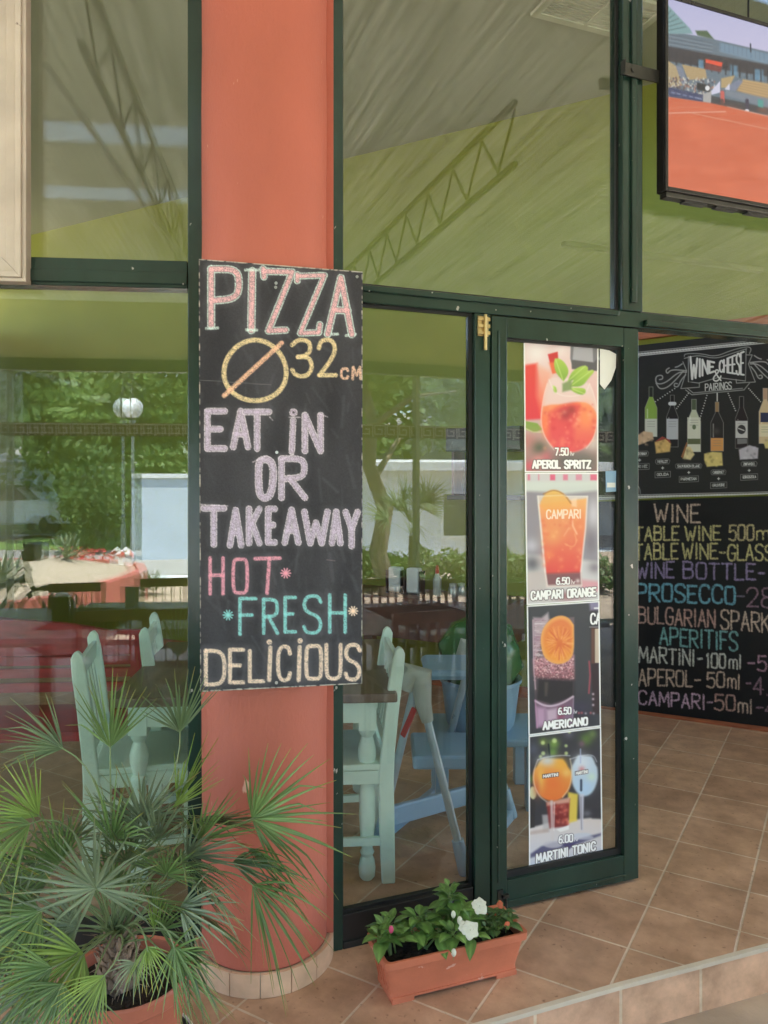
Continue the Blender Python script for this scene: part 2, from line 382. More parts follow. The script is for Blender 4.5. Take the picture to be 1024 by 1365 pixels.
for (x0, y0), (x1, y1) in zip(EDGE[:-1], EDGE[1:]):
    a = Vector((x0, y0, 0)); b = Vector((x1, y1, 0)); d = (b - a).normalized(); n = Vector((d.y, -d.x, 0))
    rb.add([a - n * .012 + Vector((0, 0, -.3)), b - n * .012 + Vector((0, 0, -.3)), b - n * .012 + Vector((0, 0, -.011)), a - n * .012 + Vector((0, 0, -.011))], [(0, 1, 2, 3)])
    t_.hexa([a - n * .014 + Vector((0, 0, -.011)), a + n * .003 + Vector((0, 0, -.011)), b + n * .003 + Vector((0, 0, -.011)), b - n * .014 + Vector((0, 0, -.011)),
             a - n * .014 + Vector((0, 0, .002)), a + n * .003 + Vector((0, 0, .002)), b + n * .003 + Vector((0, 0, .002)), b - n * .014 + Vector((0, 0, .002))])
th = math.atan2(.102, .288); org = Vector((.726, 2.332, 0)); Mi = (Matrix.Translation(org) @ Matrix.Rotation(th, 4, 'Z'))
for i, v in enumerate(rb.v): rb.v[i] = tuple(Mi.inverted() @ Vector(v))
o = rb.build('step_riser', M['riser'], kind='structure'); o.matrix_world = Mi
t_.build('step_edge', M['trim'], kind='structure')
g = MB(); g.add([(-150, -150, -.16), (150, -150, -.16), (150, 150, -.16), (-150, 150, -.16)], [(0, 1, 2, 3)]); g.build('ground', M['concrete'], kind='structure')
# ------------------------------------------------------------------ building: walls, ceiling, roof
H_CEIL = 4.15
bl = thing('restaurant_building', 'olive green walled restaurant room behind the shopfront glazing, under a pale ceiling', 'building', tuple(W1.w(0, 0, 0)), W1.a)
MB().fbox(W1, -9.5, 2.2, 0, .2, 0, H_CEIL).build('interior_wall', M['wall'], bl)
MB().fbox(W1, -9.5, 2.2, -.016, -.0005, 0, .075).build('skirting_board', M['skirt'], bl)
m_ = MB(); m_.hexa([Vector(p) for p in ((-7, 2.0, H_CEIL), (-.6, 2.56, H_CEIL), (5, 4.6, H_CEIL), (-7, 11, H_CEIL), (-7, 2.0, 4.4), (-.6, 2.56, 4.4), (5, 4.6, 4.4), (-7, 11, 4.4))])
m_.build('ceiling', M['ceil'], bl)
m_ = MB(); m_.hexa([Vector(p) for p in ((-8, 1.95, 4.42), (-.5, 2.5, 4.42), (7, 5.4, 4.42), (-8, 12, 4.42), (-8, 1.95, 4.6), (-.5, 2.5, 4.6), (7, 5.4, 4.6), (-8, 12, 4.6))])
m_.build('roof', M['rooft'], bl)
# ceiling vent: frame and slats, level in the ceiling
c0 = ray(800, 12, 2.63 * FPX / (HZ - 12)); c0.z = H_CEIL
m_ = MB(); T = lambda q: c0 + FR.ex * q.x + FR.ey * q.y + Vector((0, 0, q.z))
for b in ((-.34, .34, -.17, -.13), (-.34, .34, .13, .17), (-.34, -.30, -.13, .13), (.30, .34, -.13, .13), (-.01, .01, -.13, .13)): m_.box(*b, -.02, -.001, 0, T)
vt = m_.build('ceiling_vent', M['vent'], bl)
m_ = MB()
for i in range(11): m_.box(-.30, .30, -.127 + i * .024, -.110 + i * .024, -.012, -.003, 0, T)
m_.build('vent_slat', M['vent'], vt)
# unseen side wall added to dim the room; daylight still enters above it
MB().box(-4.6, -4.4, 2.4, 8.4, 0, 3.2).build('daylight_cut_wall', M['wall'], bl)

# ------------------------------------------------------------------ column with tiled skirting
CC = Vector((-.385, 2.488, 0)); CR = .2
col = thing('round_column', 'smooth terracotta painted round column between two shopfronts', 'column', tuple(CC))
prof = [(CR, .068)] + [(CR + .0012 * math.sin(i * 2.1), .1 + i * .2) for i in range(20)] + [(CR, 4.15)]
MB().lathe(prof, CC, 64).build('shaft', M['column'], col, smooth=True)
k_ = MB()
for fx, sgn in ((FL.w(.025, -.03, 0), 1), (FR.w(-.065, -.020, 0), -1)):       # thin plaster lips where the column meets the frames
    k_.bar(fx + Vector((0, 0, .07)), fx + Vector((0, 0, 4.1)), .016 if sgn > 0 else .036, .03)
k_.build('plaster_lip', M['column'], col)
g_ = MB(); g_.lathe([(CR + .014, 0), (CR + .014, .066), (CR, .066)], CC, 64, cap=False).build('skirting_grout', M['grout'], col)
for i in range(8):
    a0 = R(178 + i * 24.4); a1 = a0 + R(23.6); q = MB(); n = 6; ri, ro = CR + .01, CR + .021; vs = []
    for j in range(n + 1):
        t = a0 + (a1 - a0) * j / n
        for r, z in ((ri, .001), (ro, .001), (ro, .07), (ri, .07)): vs.append(CC + Vector((r * math.cos(t), r * math.sin(t), z)))
    fs = [(0, 1, 2, 3), (4 * n + 3, 4 * n + 2, 4 * n + 1, 4 * n)]
    for j in range(n):
        for e in range(4): fs.append((4 * j + e, 4 * j + 4 + e, 4 * j + 4 + (e + 1) % 4, 4 * j + (e + 1) % 4))
    q.add(vs, fs).build('skirting_tile', M['coltile'], col)

# ------------------------------------------------------------------ main shopfront (right of the column)
sx = lambda px, y=0: FR.sz(px, 645, y)[0]
sf = thing('shopfront', 'dark green metal framed shopfront with tall panes beside the poster door', 'shopfront', tuple(FR.o), FR.a)
s0, s1 = sx(437), sx(453.5); j0, j1 = sx(627.5), sx(648.5); u0, u1 = sx(822.5), sx(849); TR0, TR1 = 2.118, 2.178; SE = 3.0
m_ = MB(); m_.fbox(FR, s0 - .02, s1, -.03, .04, 0, 4.15); m_.build('post', M['green'], sf, bevel=.003)
m_ = MB(); m_.fbox(FR, u0, u1, -.035, .045, TR1 + .001, 4.15); m_.fbox(FR, u0 + .035, u1 - .035, -.047, -.036, TR1 + .03, 4.15); m_.build('post', M['green'], sf, bevel=.004)
m_ = MB(); m_.fbox(FR, j0, j1, -.03, .04, 0, TR0 - .001); m_.build('door_jamb', M['green'], sf, bevel=.004)
m_ = MB(); m_.fbox(FR, s1 + .001, SE, -.03, .04, TR0, TR1); m_.fbox(FR, s1 + .002, u0 - .02, -.042, -.031, TR0 + .036, TR1 - .004); m_.fbox(FR, u1 + .004, SE, -.055, -.031, TR0 + .004, TR0 + .03)
m_.build('transom', M['green'], sf, bevel=.004)
m_ = MB(); m_.fbox(FR, s1 + .001, j0 - .001, -.022, .03, 0, .108); m_.fbox(FR, s1 + .001, j0 - .001, -.03, -.023, .0, .022); m_.build('kick_panel', M['gasket'], sf, bevel=.002)
m_ = MB(); m_.fbox(FR, SE, SE + .09, -.03, .04, 0, 4.15); m_.build('post', M['green'], sf, bevel=.004)
def pane(fr, a0, a1, z0, z1, y, parent, m, name='glass_pane', tw=0):
    p = MB(); T = lambda q: fr.w(q.x, q.y + (q.x - a0) * tw, q.z)
    p.box(a0, a1, y, y + .006, z0, z1, 0, T); return p.build(name, M[m], parent)
pane(FR, s1, j0, .108, TR0, .002, sf, 'glass'); pane(FR, s1, u0, TR1, 4.15, .002, sf, 'upglass'); pane(FR, u1, SE, TR1, 4.15, .002, sf, 'upglass')
m_ = MB()
for a0, a1, z0, z1 in ((s1, j0, .108, TR0), (s1, u0, TR1, 4.15), (u1, SE, TR1, 4.15)):
    for b in ((a0, a0 + .008, z0, z1), (a1 - .011, a1, z0, z1), (a0 + .008, a1 - .011, z0, z0 + .009), (a0 + .008, a1 - .011, z1 - .009, z1)): m_.fbox(FR, b[0], b[1], -.008, .0015, b[2], b[3])
m_.build('glazing_gasket', M['gasket'], sf)

# folding door leaf with posters
d0, d1 = sx(649.6), sx(843.5)
dr = thing('glazed_door', 'narrow dark green framed glass door covered by a strip of drink posters', 'door', tuple(FR.w(d0, 0, 0)), FR.a)
DZ0, DZ1 = .012, TR0 - .006; g0, g1 = sx(669.5), sx(824.5); gz0 = FR.sz(672, 1168)[1]; gz1 = FR.sz(670, 452)[1]
m_ = MB()
m_.fbox(FR, d0, g0, -.034, .02, DZ0, DZ1); m_.fbox(FR, g1, d1, -.034, .02, DZ0, DZ1)
m_.fbox(FR, g0 + .0005, g1 - .0005, -.033, .02, DZ0, gz0); m_.fbox(FR, g0 + .0005, g1 - .0005, -.033, .02, gz1, DZ1)
m_.fbox(FR, d0 + .022, d0 + .03, -.038, -.0345, DZ0 + .1, DZ1 - .05); m_.fbox(FR, g0 - .006, g1 + .006, -.039, -.0335, gz0 - .075, gz0 - .068)
m_.build('door_frame', M['green'], dr, bevel=.004)
m_ = MB()
for b in ((g0, g0 + .01, gz0, gz1), (g1 - .014, g1, gz0, gz1), (g0 + .01, g1 - .014, gz0, gz0 + .022), (g0 + .01, g1 - .014, gz1 - .008, gz1)): m_.fbox(FR, b[0], b[1], -.016, -.003, b[2], b[3])
m_.build('glazing_gasket', M['gasket'], dr)
pane(FR, g0, g1, gz0, gz1, -.002, dr, 'doorglass')
# brass barrel bolt on the jamb, latch below, strike plate on the far edge
bz = FR.sz(636, 437)[1]; bs = (j0 + j1) / 2
m_ = MB()
m_.fbox(FR, bs - .021, bs + .021, -.034, -.0305, bz - .035, bz + .035)
for dz in (-.024, 0, .024): m_.fbox(FR, bs - .024, bs + .024, -.042, -.0345, bz + dz - .006, bz + dz + .006)
m_.tube([FR.w(bs + .004, -.043, bz - .085), FR.w(bs + .004, -.043, bz + .04)], .006, 10)
m_.build('brass_bolt', M['brass'], dr, bevel=.001)
ls, lz = FR.sz(662, 1192)
m_ = MB(); m_.fbox(FR, ls - .016, ls + .004, -.04, -.0345, lz - .04, lz + .035); m_.fbox(FR, ls - .002, ls + .022, -.052, -.0405, lz + .008, lz + .02); m_.tube([FR.w(ls + .012, -.048, lz - .045), FR.w(ls + .012, -.048, lz + .012)], .004, 8)
m_.build('latch', M['darksteel'], dr)
m_ = MB(); m_.fbox(FR, d1 + .0005, d1 + .006, -.02, .01, .19, .28); m_.build('strike_plate', M['darksteel'], dr)

# ------------------------------------------------------------------ second shopfront (left of the column)
sl = lambda px, y=0: FL.sz(px, 645, y)[0]
s2 = thing('shopfront', 'dark framed shopfront behind the fan palm, terrace reflected in its panes', 'shopfront', tuple(FL.o), FL.a)
p0, p1 = sl(252), sl(273); L0, L1 = 2.147, 2.235; LE = -1.75
m_ = MB(); m_.fbox(FL, p0, p1 + .02, -.03, .04, 0, 4.15); m_.build('post', M['green'], s2, bevel=.004)
m_ = MB(); m_.fbox(FL, LE, p0 - .001, -.03, .04, L0, L1); m_.fbox(FL, LE, p0 - .001, -.037, -.0305, L0 + .01, L0 + .05); m_.build('transom', M['green'], s2, bevel=.004)
m_ = MB(); m_.fbox(FL, LE, p0 - .001, -.025, .03, 0, .12); m_.build('kick_panel', M['gasket'], s2, bevel=.003)
m_ = MB(); m_.fbox(FL, LE - .08, LE - .001, -.03, .04, 0, 4.15); m_.build('post', M['green'], s2, bevel=.004)
pane(FL, LE, p0, .12, L0, .0, s2, 'glassL'); pane(FL, LE, p0, L1, 4.15, .0, s2, 'upglassL')
pane(FL, LE, p0, .12, L0, .012, s2, 'glassL', 'inner_glass_pane', .0072); pane(FL, LE, p0, L1, 4.15, .012, s2, 'upglassL', 'inner_glass_pane', .0072)

# cream picture-style frame fixed in front of the upper pane
q0, q1 = FL.sz(0, 645, -.06)[0] - .30, FL.sz(37, 645, -.06)[0]; fz = FL.sz(36, 377, -.06)[1]
fr_ = thing('framed_picture', 'weathered cream moulded picture frame hung against the upper window', 'picture frame', tuple(FL.w(q1, -.06, fz)), FL.a)
m_ = MB(); W = .085; ft = fz + 1.1
steps = ((0, .012, -.075, -.03), (.012, .030, -.085, -.03), (.030, .062, -.068, -.03), (.062, W, -.058, -.03))
for a, b, y0, y1 in steps:      # mitred moulding: each step is a ring of four pieces
    for (xa, xb, za, zb), (xc, xd, zc, zd) in ((((q0 + a), (q1 - a), fz + a, ft - a), ((q0 + b), (q1 - b), fz + b, ft - b)),):
        o_ = [(xa, za), (xb, za), (xb, zb), (xa, zb)]; i_ = [(xc, zc), (xd, zc), (xd, zd), (xc, zd)]
        for k in range(4):
            k2 = (k + 1) % 4; P4 = [o_[k], o_[k2], i_[k2], i_[k]]
            m_.hexa([FL.w(x, y1, z) for x, z in P4] + [FL.w(x, y0, z) for x, z in P4])
m_.build('moulding', M['cream'], fr_, bevel=.002)
MB().fbox(FL, q0 + W, q1 - W, -.05, -.035, fz + W, ft - W).build('backing_board', M['white'], fr_)

# ------------------------------------------------------------------ painted surfaces (ink held per vertex on a fine grid)
class Canvas:
    """grid of vertices on a plane between four corners; painting happens in the photograph's own pixel measure"""
    def __init__(s, fr, corners, nx, ny, bg, y=0):
        s.fr, s.nx, s.ny, s.y = fr, nx, ny, y
        q = [fr.sz(px, py, y) for px, py in corners]; s.q = q
        u = np.linspace(0, 1, nx)[None, :]; v = np.linspace(0, 1, ny)[:, None]
        TL, TR_, BR, BL = [np.array(k) for k in q]
        s.S = (1 - v) * ((1 - u) * TL[0] + u * TR_[0]) + v * ((1 - u) * BL[0] + u * BR[0])
        s.Z = (1 - v) * ((1 - u) * TL[1] + u * TR_[1]) + v * ((1 - u) * BL[1] + u * BR[1])
        o = fr.o + fr.ey * y; wx = o.x + fr.ex.x * s.S; wy = o.y + fr.ex.y * s.S
        s.X = CX + FPX * wx / wy; s.Y = HZ - FPX * (s.Z - CAMZ) / wy; s.wx, s.wy = wx, wy
        s.im = np.zeros((ny, nx, 3)) + np.array(bg, float)
        s.U = np.broadcast_to(u, (ny, nx)); s.V = np.broadcast_to(v, (ny, nx)); s.k = 1.0; s.ox = s.oy = 0.
        s.grain = nrg.random((ny, nx))
    def px(s, k, ox, oy): s.k, s.ox, s.oy = k, ox, oy      # measure: photo = o + p / k
    def P(s, pts): return np.array([(s.ox + x / s.k, s.oy + y / s.k) for x, y in pts])
    def sel(s, lo, hi, pad): return np.nonzero((s.X > lo[0] - pad) & (s.X < hi[0] + pad) & (s.Y > lo[1] - pad) & (s.Y < hi[1] + pad))
    def put(s, idx, a, col): s.im[idx] = s.im[idx] * (1 - a[:, None]) + np.array(col, float) * a[:, None]
    def stroke(s, pts, wd, col, a=1, soft=.7, chalk=0, jit=0):
        jit = jit or (1.1 if chalk else 0)
        p = s.P(pts); h = wd / s.k / 2; idx = s.sel(p.min(0), p.max(0), h + soft + 1)
        if len(idx[0]) == 0: return
        x, y = s.X[idx], s.Y[idx]; d = np.full(x.shape, 1e9)
        if len(p) == 1: d = np.hypot(x - p[0, 0], y - p[0, 1])
        for (ax, ay), (bx, by) in zip(p[:-1], p[1:]):
            vx, vy = bx - ax, by - ay; L2 = vx * vx + vy * vy + 1e-9
            t = np.clip(((x - ax) * vx + (y - ay) * vy) / L2, 0, 1); d = np.minimum(d, np.hypot(x - ax - t * vx, y - ay - t * vy))
        if jit: d = d + (s.grain[idx] - .5) * jit
        m = np.clip((h - d) / soft + .5, 0, 1) * a
        if chalk: m = m * np.where(s.grain[idx] < chalk, .45, 1.) * (.84 + .16 * s.low(idx))
        s.put(idx, m, col)
    def low(s, idx):
        X, Y = s.X[idx], s.Y[idx]; return .5 + .25 * np.sin(X * .9 + Y * .37) + .25 * np.sin(X * .31 - Y * .83)
    def poly(s, pts, col, a=1, soft=.7, col2=None):
        p = s.P(pts); idx = s.sel(p.min(0), p.max(0), soft + 1)
        if len(idx[0]) == 0: return
        x, y = s.X[idx], s.Y[idx]; d = np.full(x.shape, 1e9); ins = np.zeros(x.shape, bool)
        for (ax, ay), (bx, by) in zip(p, np.roll(p, -1, 0)):
            vx, vy = bx - ax, by - ay; L2 = vx * vx + vy * vy + 1e-9
            t = np.clip(((x - ax) * vx + (y - ay) * vy) / L2, 0, 1); d = np.minimum(d, np.hypot(x - ax - t * vx, y - ay - t * vy))
            c = ((ay > y) != (by > y)); ins ^= c & (x < (bx - ax) * (y - ay) / (by - ay + 1e-12) + ax)
        m = np.clip(np.where(ins, d, -d) / soft + .5, 0, 1) * a
        if col2 is not None:
            t = np.clip((y - p[:, 1].min()) / (np.ptp(p[:, 1]) + 1e-9), 0, 1)[:, None]
            s.im[idx] = s.im[idx] * (1 - m[:, None]) + (np.array(col, float) * (1 - t) + np.array(col2, float) * t) * m[:, None]
        else: s.put(idx, m, col)
    def ell(s, cx, cy, rx, ry, col, a=1, soft=.7, rot=0, col2=None):
        t = np.linspace(0, 2 * math.pi, 40)[:-1]; c, n = math.cos(rot), math.sin(rot)
        s.poly([(cx + rx * math.cos(q) * c - ry * math.sin(q) * n, cy + rx * math.cos(q) * n + ry * math.sin(q) * c) for q in t], col, a, soft, col2)
    def blob(s, cx, cy, r, col, a=1, ry=None):
        p = s.P([(cx, cy)])[0]; r = r / s.k; ry = (ry or r * s.k) / s.k; idx = s.sel(p, p, 2.2 * max(r, ry))
        if len(idx[0]) == 0: return
        m = np.exp(-((s.X[idx] - p[0]) / r) ** 2 - ((s.Y[idx] - p[1]) / ry) ** 2) * a; s.put(idx, m, col)
    def smooth(s, n=1):
        for _ in range(n):
            a = np.pad(s.im, ((1, 1), (1, 1), (0, 0)), 'edge'); s.im = (a[:-2, 1:-1] + a[2:, 1:-1] + a[1:-1, :-2] + a[1:-1, 2:] + 2 * a[1:-1, 1:-1]) / 6
    def speckle(s, amt, x0, y0, x1, y1, cols, n, r0, r1):
        for _ in range(n): s.ell(nrg.uniform(x0, x1), nrg.uniform(y0, y1), *(nrg.uniform(r0, r1, 2)), cols[nrg.integers(len(cols))], amt)
    def build(s, name, m, parent, gain=1.):
        inv = INV[root_of(parent).name]; n = s.nx * s.ny
        co = np.stack([s.wx.ravel(), s.wy.ravel(), s.Z.ravel(), np.ones(n)], 1) @ np.array(inv).T
        me = bpy.data.meshes.new(name); me.vertices.add(n); me.vertices.foreach_set('co', co[:, :3].astype(np.float32).ravel())
        i = (np.arange(s.ny - 1)[:, None] * s.nx + np.arange(s.nx - 1)[None, :]).ravel()
        f = np.stack([i, i + s.nx, i + s.nx + 1, i + 1], 1).astype(np.int32); k = len(f)
        me.loops.add(4 * k); me.loops.foreach_set('vertex_index', f.ravel()); me.polygons.add(k)
        me.polygons.foreach_set('loop_start', np.arange(k, dtype=np.int32) * 4)
        try: me.polygons.foreach_set('loop_total', np.full(k, 4, np.int32))
        except Exception: pass
        a = me.attributes.new('ink', 'FLOAT_COLOR', 'POINT')
        rgba = np.ones((n, 4), np.float32); rgba[:, :3] = lin(np.clip(s.im, 0, 255)).reshape(-1, 3) * gain; a.data.foreach_set('color', rgba.ravel())
        me.materials.append(m); me.update(calc_edges=True); me.validate()
        o = link(bpy.data.objects.new(name, me)); o.parent = parent; return o

def chaikin(p, n=3):
    p = [tuple(q) for q in p]
    for _ in range(n):
        r = [p[0]]
        for a, b in zip(p[:-1], p[1:]): r += [(a[0] * .75 + b[0] * .25, a[1] * .75 + b[1] * .25), (a[0] * .25 + b[0] * .75, a[1] * .25 + b[1] * .75)]
        p = r + [p[-1]]
    return p
_O = [(.5, 1), (.08, 1), (0, .75), (0, .25), (.08, 0), (.5, 0), (.92, 0), (1, .25), (1, .75), (.92, 1), (.5, 1)]
GL = {  # strokes in a unit box; a leading 1 marks a rounded stroke
 'A': [(0, (0, 0), (.5, 1), (1, 0)), (0, (.2, .36), (.8, .36))],
 'B': [(0, (0, 0), (0, 1)), (1, (0, 1), (.8, 1), (.95, .78), (.8, .54), (0, .54)), (1, (0, .54), (.9, .54), (1, .27), (.9, 0), (0, 0))],
 'C': [(1, (1, .8), (.9, 1), (.3, 1.03), (0, .8), (0, .2), (.3, -.03), (.9, 0), (1, .2))],
 'D': [(0, (0, 0), (0, 1)), (1, (0, 1), (.7, 1), (1, .8), (1, .2), (.7, 0), (0, 0))],
 'E': [(0, (1, 1), (0, 1), (0, 0), (1, 0)), (0, (0, .52), (.75, .52))],
 'F': [(0, (1, 1), (0, 1), (0, 0)), (0, (0, .54), (.75, .54))],
 'G': [(1, (1, .82), (.9, 1), (.3, 1.03), (0, .8), (0, .2), (.3, -.03), (.95, 0), (1, .3), (1, .45)), (0, (1, .45), (.55, .45))],
 'H': [(0, (0, 0), (0, 1)), (0, (1, 0), (1, 1)), (0, (0, .52), (1, .52))],
 'I': [(0, (.5, 0), (.5, 1))], 'J': [(1, (.9, 1), (.9, .2), (.6, -.02), (.1, .05), (0, .25))],
 'K': [(0, (0, 0), (0, 1)), (0, (1, 1), (.05, .45)), (0, (.3, .58), (1, 0))],
 'L': [(0, (0, 1), (0, 0), (1, 0))], 'M': [(0, (0, 0), (.08, 1), (.5, .3), (.92, 1), (1, 0))],
 'N': [(0, (0, 0), (0, 1), (1, 0), (1, 1))], 'O': [(1, *_O)],
 'P': [(0, (0, 0), (0, 1)), (1, (0, 1), (.9, 1), (1, .75), (.9, .48), (0, .44))],
 'Q': [(1, *_O), (0, (.6, .25), (1, -.05))],
 'R': [(0, (0, 0), (0, 1)), (1, (0, 1), (.9, 1), (1, .76), (.9, .52), (.1, .48)), (0, (.35, .5), (1, 0))],
 'S': [(1, (1, .85), (.85, 1.02), (.2, 1.02), (-.03, .78), (.15, .57), (.85, .45), (1.05, .2), (.8, -.03), (.15, -.02), (0, .15))],
 'T': [(0, (0, 1), (1, 1)), (0, (.5, 1), (.5, 0))], 'U': [(1, (0, 1), (0, .2), (.15, -.02), (.85, -.02), (1, .2), (1, 1))],
 'V': [(0, (0, 1), (.5, 0), (1, 1))], 'W': [(0, (0, 1), (.25, 0), (.5, .65), (.75, 0), (1, 1))],
 'X': [(0, (0, 0), (1, 1)), (0, (0, 1), (1, 0))], 'Y': [(0, (0, 1), (.5, .5), (1, 1)), (0, (.5, .5), (.5, 0))],
 'Z': [(0, (0, 1), (1, 1), (0, 0), (1, 0))],
 'i': [(0, (.5, 0), (.5, .78)), (0, (.5, .97), (.5, .99))], 'l': [(0, (.5, 0), (.5, 1))],
 'm': [(0, (0, 0), (0, .6)), (1, (0, .5), (.1, .66), (.45, .66), (.5, .45), (.5, 0)), (1, (.5, .45), (.6, .66), (.95, .66), (1, .45), (1, 0))],
 'v': [(0, (0, .6), (.5, 0), (1, .6))], '-': [(0, (.1, .45), (.9, .45))], '.': [(0, (.5, 0), (.5, .03))], '+': [(0, (.5, .15), (.5, .85)), (0, (.1, .5), (.9, .5))],
 '0': [(1, *_O)], '1': [(0, (.2, .8), (.55, 1), (.55, 0))],
 '2': [(1, (0, .78), (.15, 1.02), (.8, 1.02), (1, .75), (.75, .45), (.05, 0)), (0, (.03, 0), (1, 0))],
 '3': [(1, (0, .88), (.3, 1.04), (.9, 1), (.95, .68), (.6, .55), (.3, .53)), (1, (.3, .53), (.9, .53), (1.05, .2), (.75, -.04), (.2, -.02), (0, .15))],
 '4': [(0, (.75, 0), (.75, 1), (0, .3), (1, .3))],
 '5': [(0, (.95, 1), (.1, 1), (.05, .55)), (1, (.05, .55), (.6, .68), (1.05, .5), (1, .1), (.6, -.05), (0, .08))],
 '6': [(1, (.9, .95), (.3, .95), (0, .5), (0, .1), (.4, -.03), (.95, 0), (1, .35), (.8, .52), (.3, .52), (.02, .35))],
 '7': [(0, (0, 1), (1, 1), (.35, 0))], '8': [(1, (.5, .53), (.05, .6), (0, .95), (.5, 1.03), (1, .95), (.95, .6), (.5, .53), (0, .45), (-.05, .05), (.5, -.05), (1.05, .05), (1, .45), (.5, .53))],
 '9': [(1, (.98, .6), (.7, .45), (.1, .5), (0, .8), (.3, 1.03), (.9, 1), (1, .65), (.8, .1), (.3, 0))],
 '&': [(1, (1, .05), (.3, .7), (.3, 1), (.65, 1.02), (.7, .8), (.1, .4), (0, .1), (.4, -.05), (.8, .15), (1, .45))],
}
ADV = {'I': .3, 'i': .3, 'l': .3, '1': .5, '.': .25, ' ': .55, 'M': 1.25, 'W': 1.3, 'm': 1.3, 'L': .85, 'E': .88, 'F': .85, '-': .7}
def glyph(ch, x0, x1, yt0, yb0, yt1=None, yb1=None):
    yt1 = yt0 if yt1 is None else yt1; yb1 = yb0 if yb1 is None else yb1; out = []
    for rd, *p in GL[ch]:
        if rd: p = chaikin(p)
        out.append([(x0 + (x1 - x0) * a, (yb0 + (yt0 - yb0) * b) * (1 - a) + (yb1 + (yt1 - yb1) * b) * a) for a, b in p])
    return out
def word(c, txt, x0, x1, yt0, yb0, yt1, yb1, wd, col, gap=.28, out=None, ow=0, wob=0, **k):
    ad = [ADV.get(ch, 1) for ch in txt]; tot = sum(ad) + gap * (len(txt) - 1); u = (x1 - x0) / tot; x = x0; g = []
    for ch, a in zip(txt, ad):
        if ch != ' ':
            t0 = (x - x0) / (x1 - x0); t1 = (x + a * u - x0) / (x1 - x0); f = lambda a_, b_, t: a_ + (b_ - a_) * t
            dy = (nrg.random() - .5) * wob
            g += glyph(ch, x, x + a * u, f(yt0, yt1, t0) + dy, f(yb0, yb1, t0) + dy * .6, f(yt0, yt1, t1) + dy, f(yb0, yb1, t1) + dy * .6)
        x += (a + gap) * u
    if out is not None:
        for p in g: c.stroke(p, wd + ow, out, **k)
    for p in g: c.stroke(p, wd, col, **k)
# ------------------------------------------------------------------ pizza chalkboard on the column
FB = Fr(-.335, 2.262, 13.0)
bc = [(265, 345), (483.5, 362), (483, 911.5), (267, 922.5)]
bq = [FB.sz(*c) for c in bc]
pb = thing('pizza_chalkboard', 'tall black chalkboard with pizza and takeaway chalk lettering fixed to the red column', 'chalkboard', tuple(FB.w(0, 0, bq[2][1])), FB.a)
m_ = MB(); m_.hexa([FB.w(bq[3][0], .012, bq[3][1]), FB.w(bq[2][0], .012, bq[2][1]), FB.w(bq[2][0], .0008, bq[2][1]), FB.w(bq[3][0], .0008, bq[3][1])][::-1] +
                   [FB.w(bq[0][0], .012, bq[0][1]), FB.w(bq[1][0], .012, bq[1][1]), FB.w(bq[1][0], .0008, bq[1][1]), FB.w(bq[0][0], .0008, bq[0][1])][::-1])
m_.build('panel', M['boardedge'], pb)
c = Canvas(FB, bc, 260, 640, (56, 56, 61))
# wiped-chalk haze and scratches that belong to the board
lowf = np.zeros((c.ny, c.nx))
for k in range(40):
    a = nrg.uniform(0, math.pi); f = nrg.uniform(.02, .12); ph = nrg.uniform(0, 6.3); lowf += np.sin((c.X * math.cos(a) * 1.6 + c.Y * math.sin(a) * .5) * f + ph) / f ** .5
lowf = (lowf - lowf.mean()) / lowf.std(); c.im += (lowf * 3.4)[..., None] * np.array([1, 1, 1.05]) + ((c.grain - .5) * 9)[..., None]
c.px(1, 0, 0)
for _ in range(150):
    x, y = nrg.uniform(265, 483), nrg.uniform(350, 915); a = nrg.normal(1.35, .35); l = nrg.uniform(8, 50)
    c.stroke([(x, y), (x + math.cos(a) * l, y + math.sin(a) * l)], nrg.uniform(1, 5), (105, 105, 112), nrg.uniform(.05, .2), 3)
def halo(g, wd):
    for p in g: c.stroke(p, wd * 2.1, (130, 126, 134), .13, 6)
def fat(g, wd, fill, out, chalk=.28, a=.95):
    halo(g, wd)        # outlined chalk letter: pale rim, grainy coloured fill
    for p in g: c.stroke(p, wd + 5, out, .95, .8, .12, .8)
    for p in g: c.stroke(p, wd - 8, (70, 64, 70), .8, .8)
    for p in g: c.stroke(p, wd - 12, fill, a, 1.2, chalk, .8)
c.px(4.655, 265, 340)
PK, PO, TEAL = (226, 176, 184), (200, 222, 220), (206, 216, 220)
def L4(ch, x0, x1, y0, y1, i): return glyph(ch, x0 + i, x1 - i, y0 + i, y1 - i)
fat(L4('P', 55, 275, 65, 460, 22), 44, PK, PO)
fat([[(332, 100), (326, 465)]], 46, PK, PO); 
for p in ([(290, 92), (372, 92)], [(295, 465), (360, 465)], [(48, 455), (118, 452)], [(785, 492), (862, 490)], [(915, 500), (972, 490)]): c.stroke(p, 18, PO, .85, 1, .2, .8)
fat([[(405, 100), (580, 105), (432, 470), (540, 465)], [(400, 85), (405, 135)]], 40, PK, PO)
fat([[(618, 130), (780, 125), (630, 485), (745, 480)], [(745, 480), (752, 430)], [(612, 120), (612, 160)]], 36, PK, PO)
fat([[(800, 490), (882, 140), (950, 492)], [(842, 340), (925, 345)]], 42, PK, PO)
YO, ORG = (224, 202, 156), (226, 186, 162)
t = np.linspace(0, 2 * math.pi, 50)
c.stroke([(350 + 193 * math.cos(q) + 8 * math.sin(2 * q), 715 + 188 * math.sin(q)) for q in t], 30, YO, .95, 1.2, .22, .9)
c.stroke([(158, 872), (515, 545)], 30, (226, 176, 150), .95, 1.2, .25, .9)
c.stroke([(150, 880), (500, 552)], 5, YO, .8, 1, .2)
for g in glyph('3', 580, 700, 532, 745): c.stroke(g, 27, YO, .95, 1.2, .22, .9)
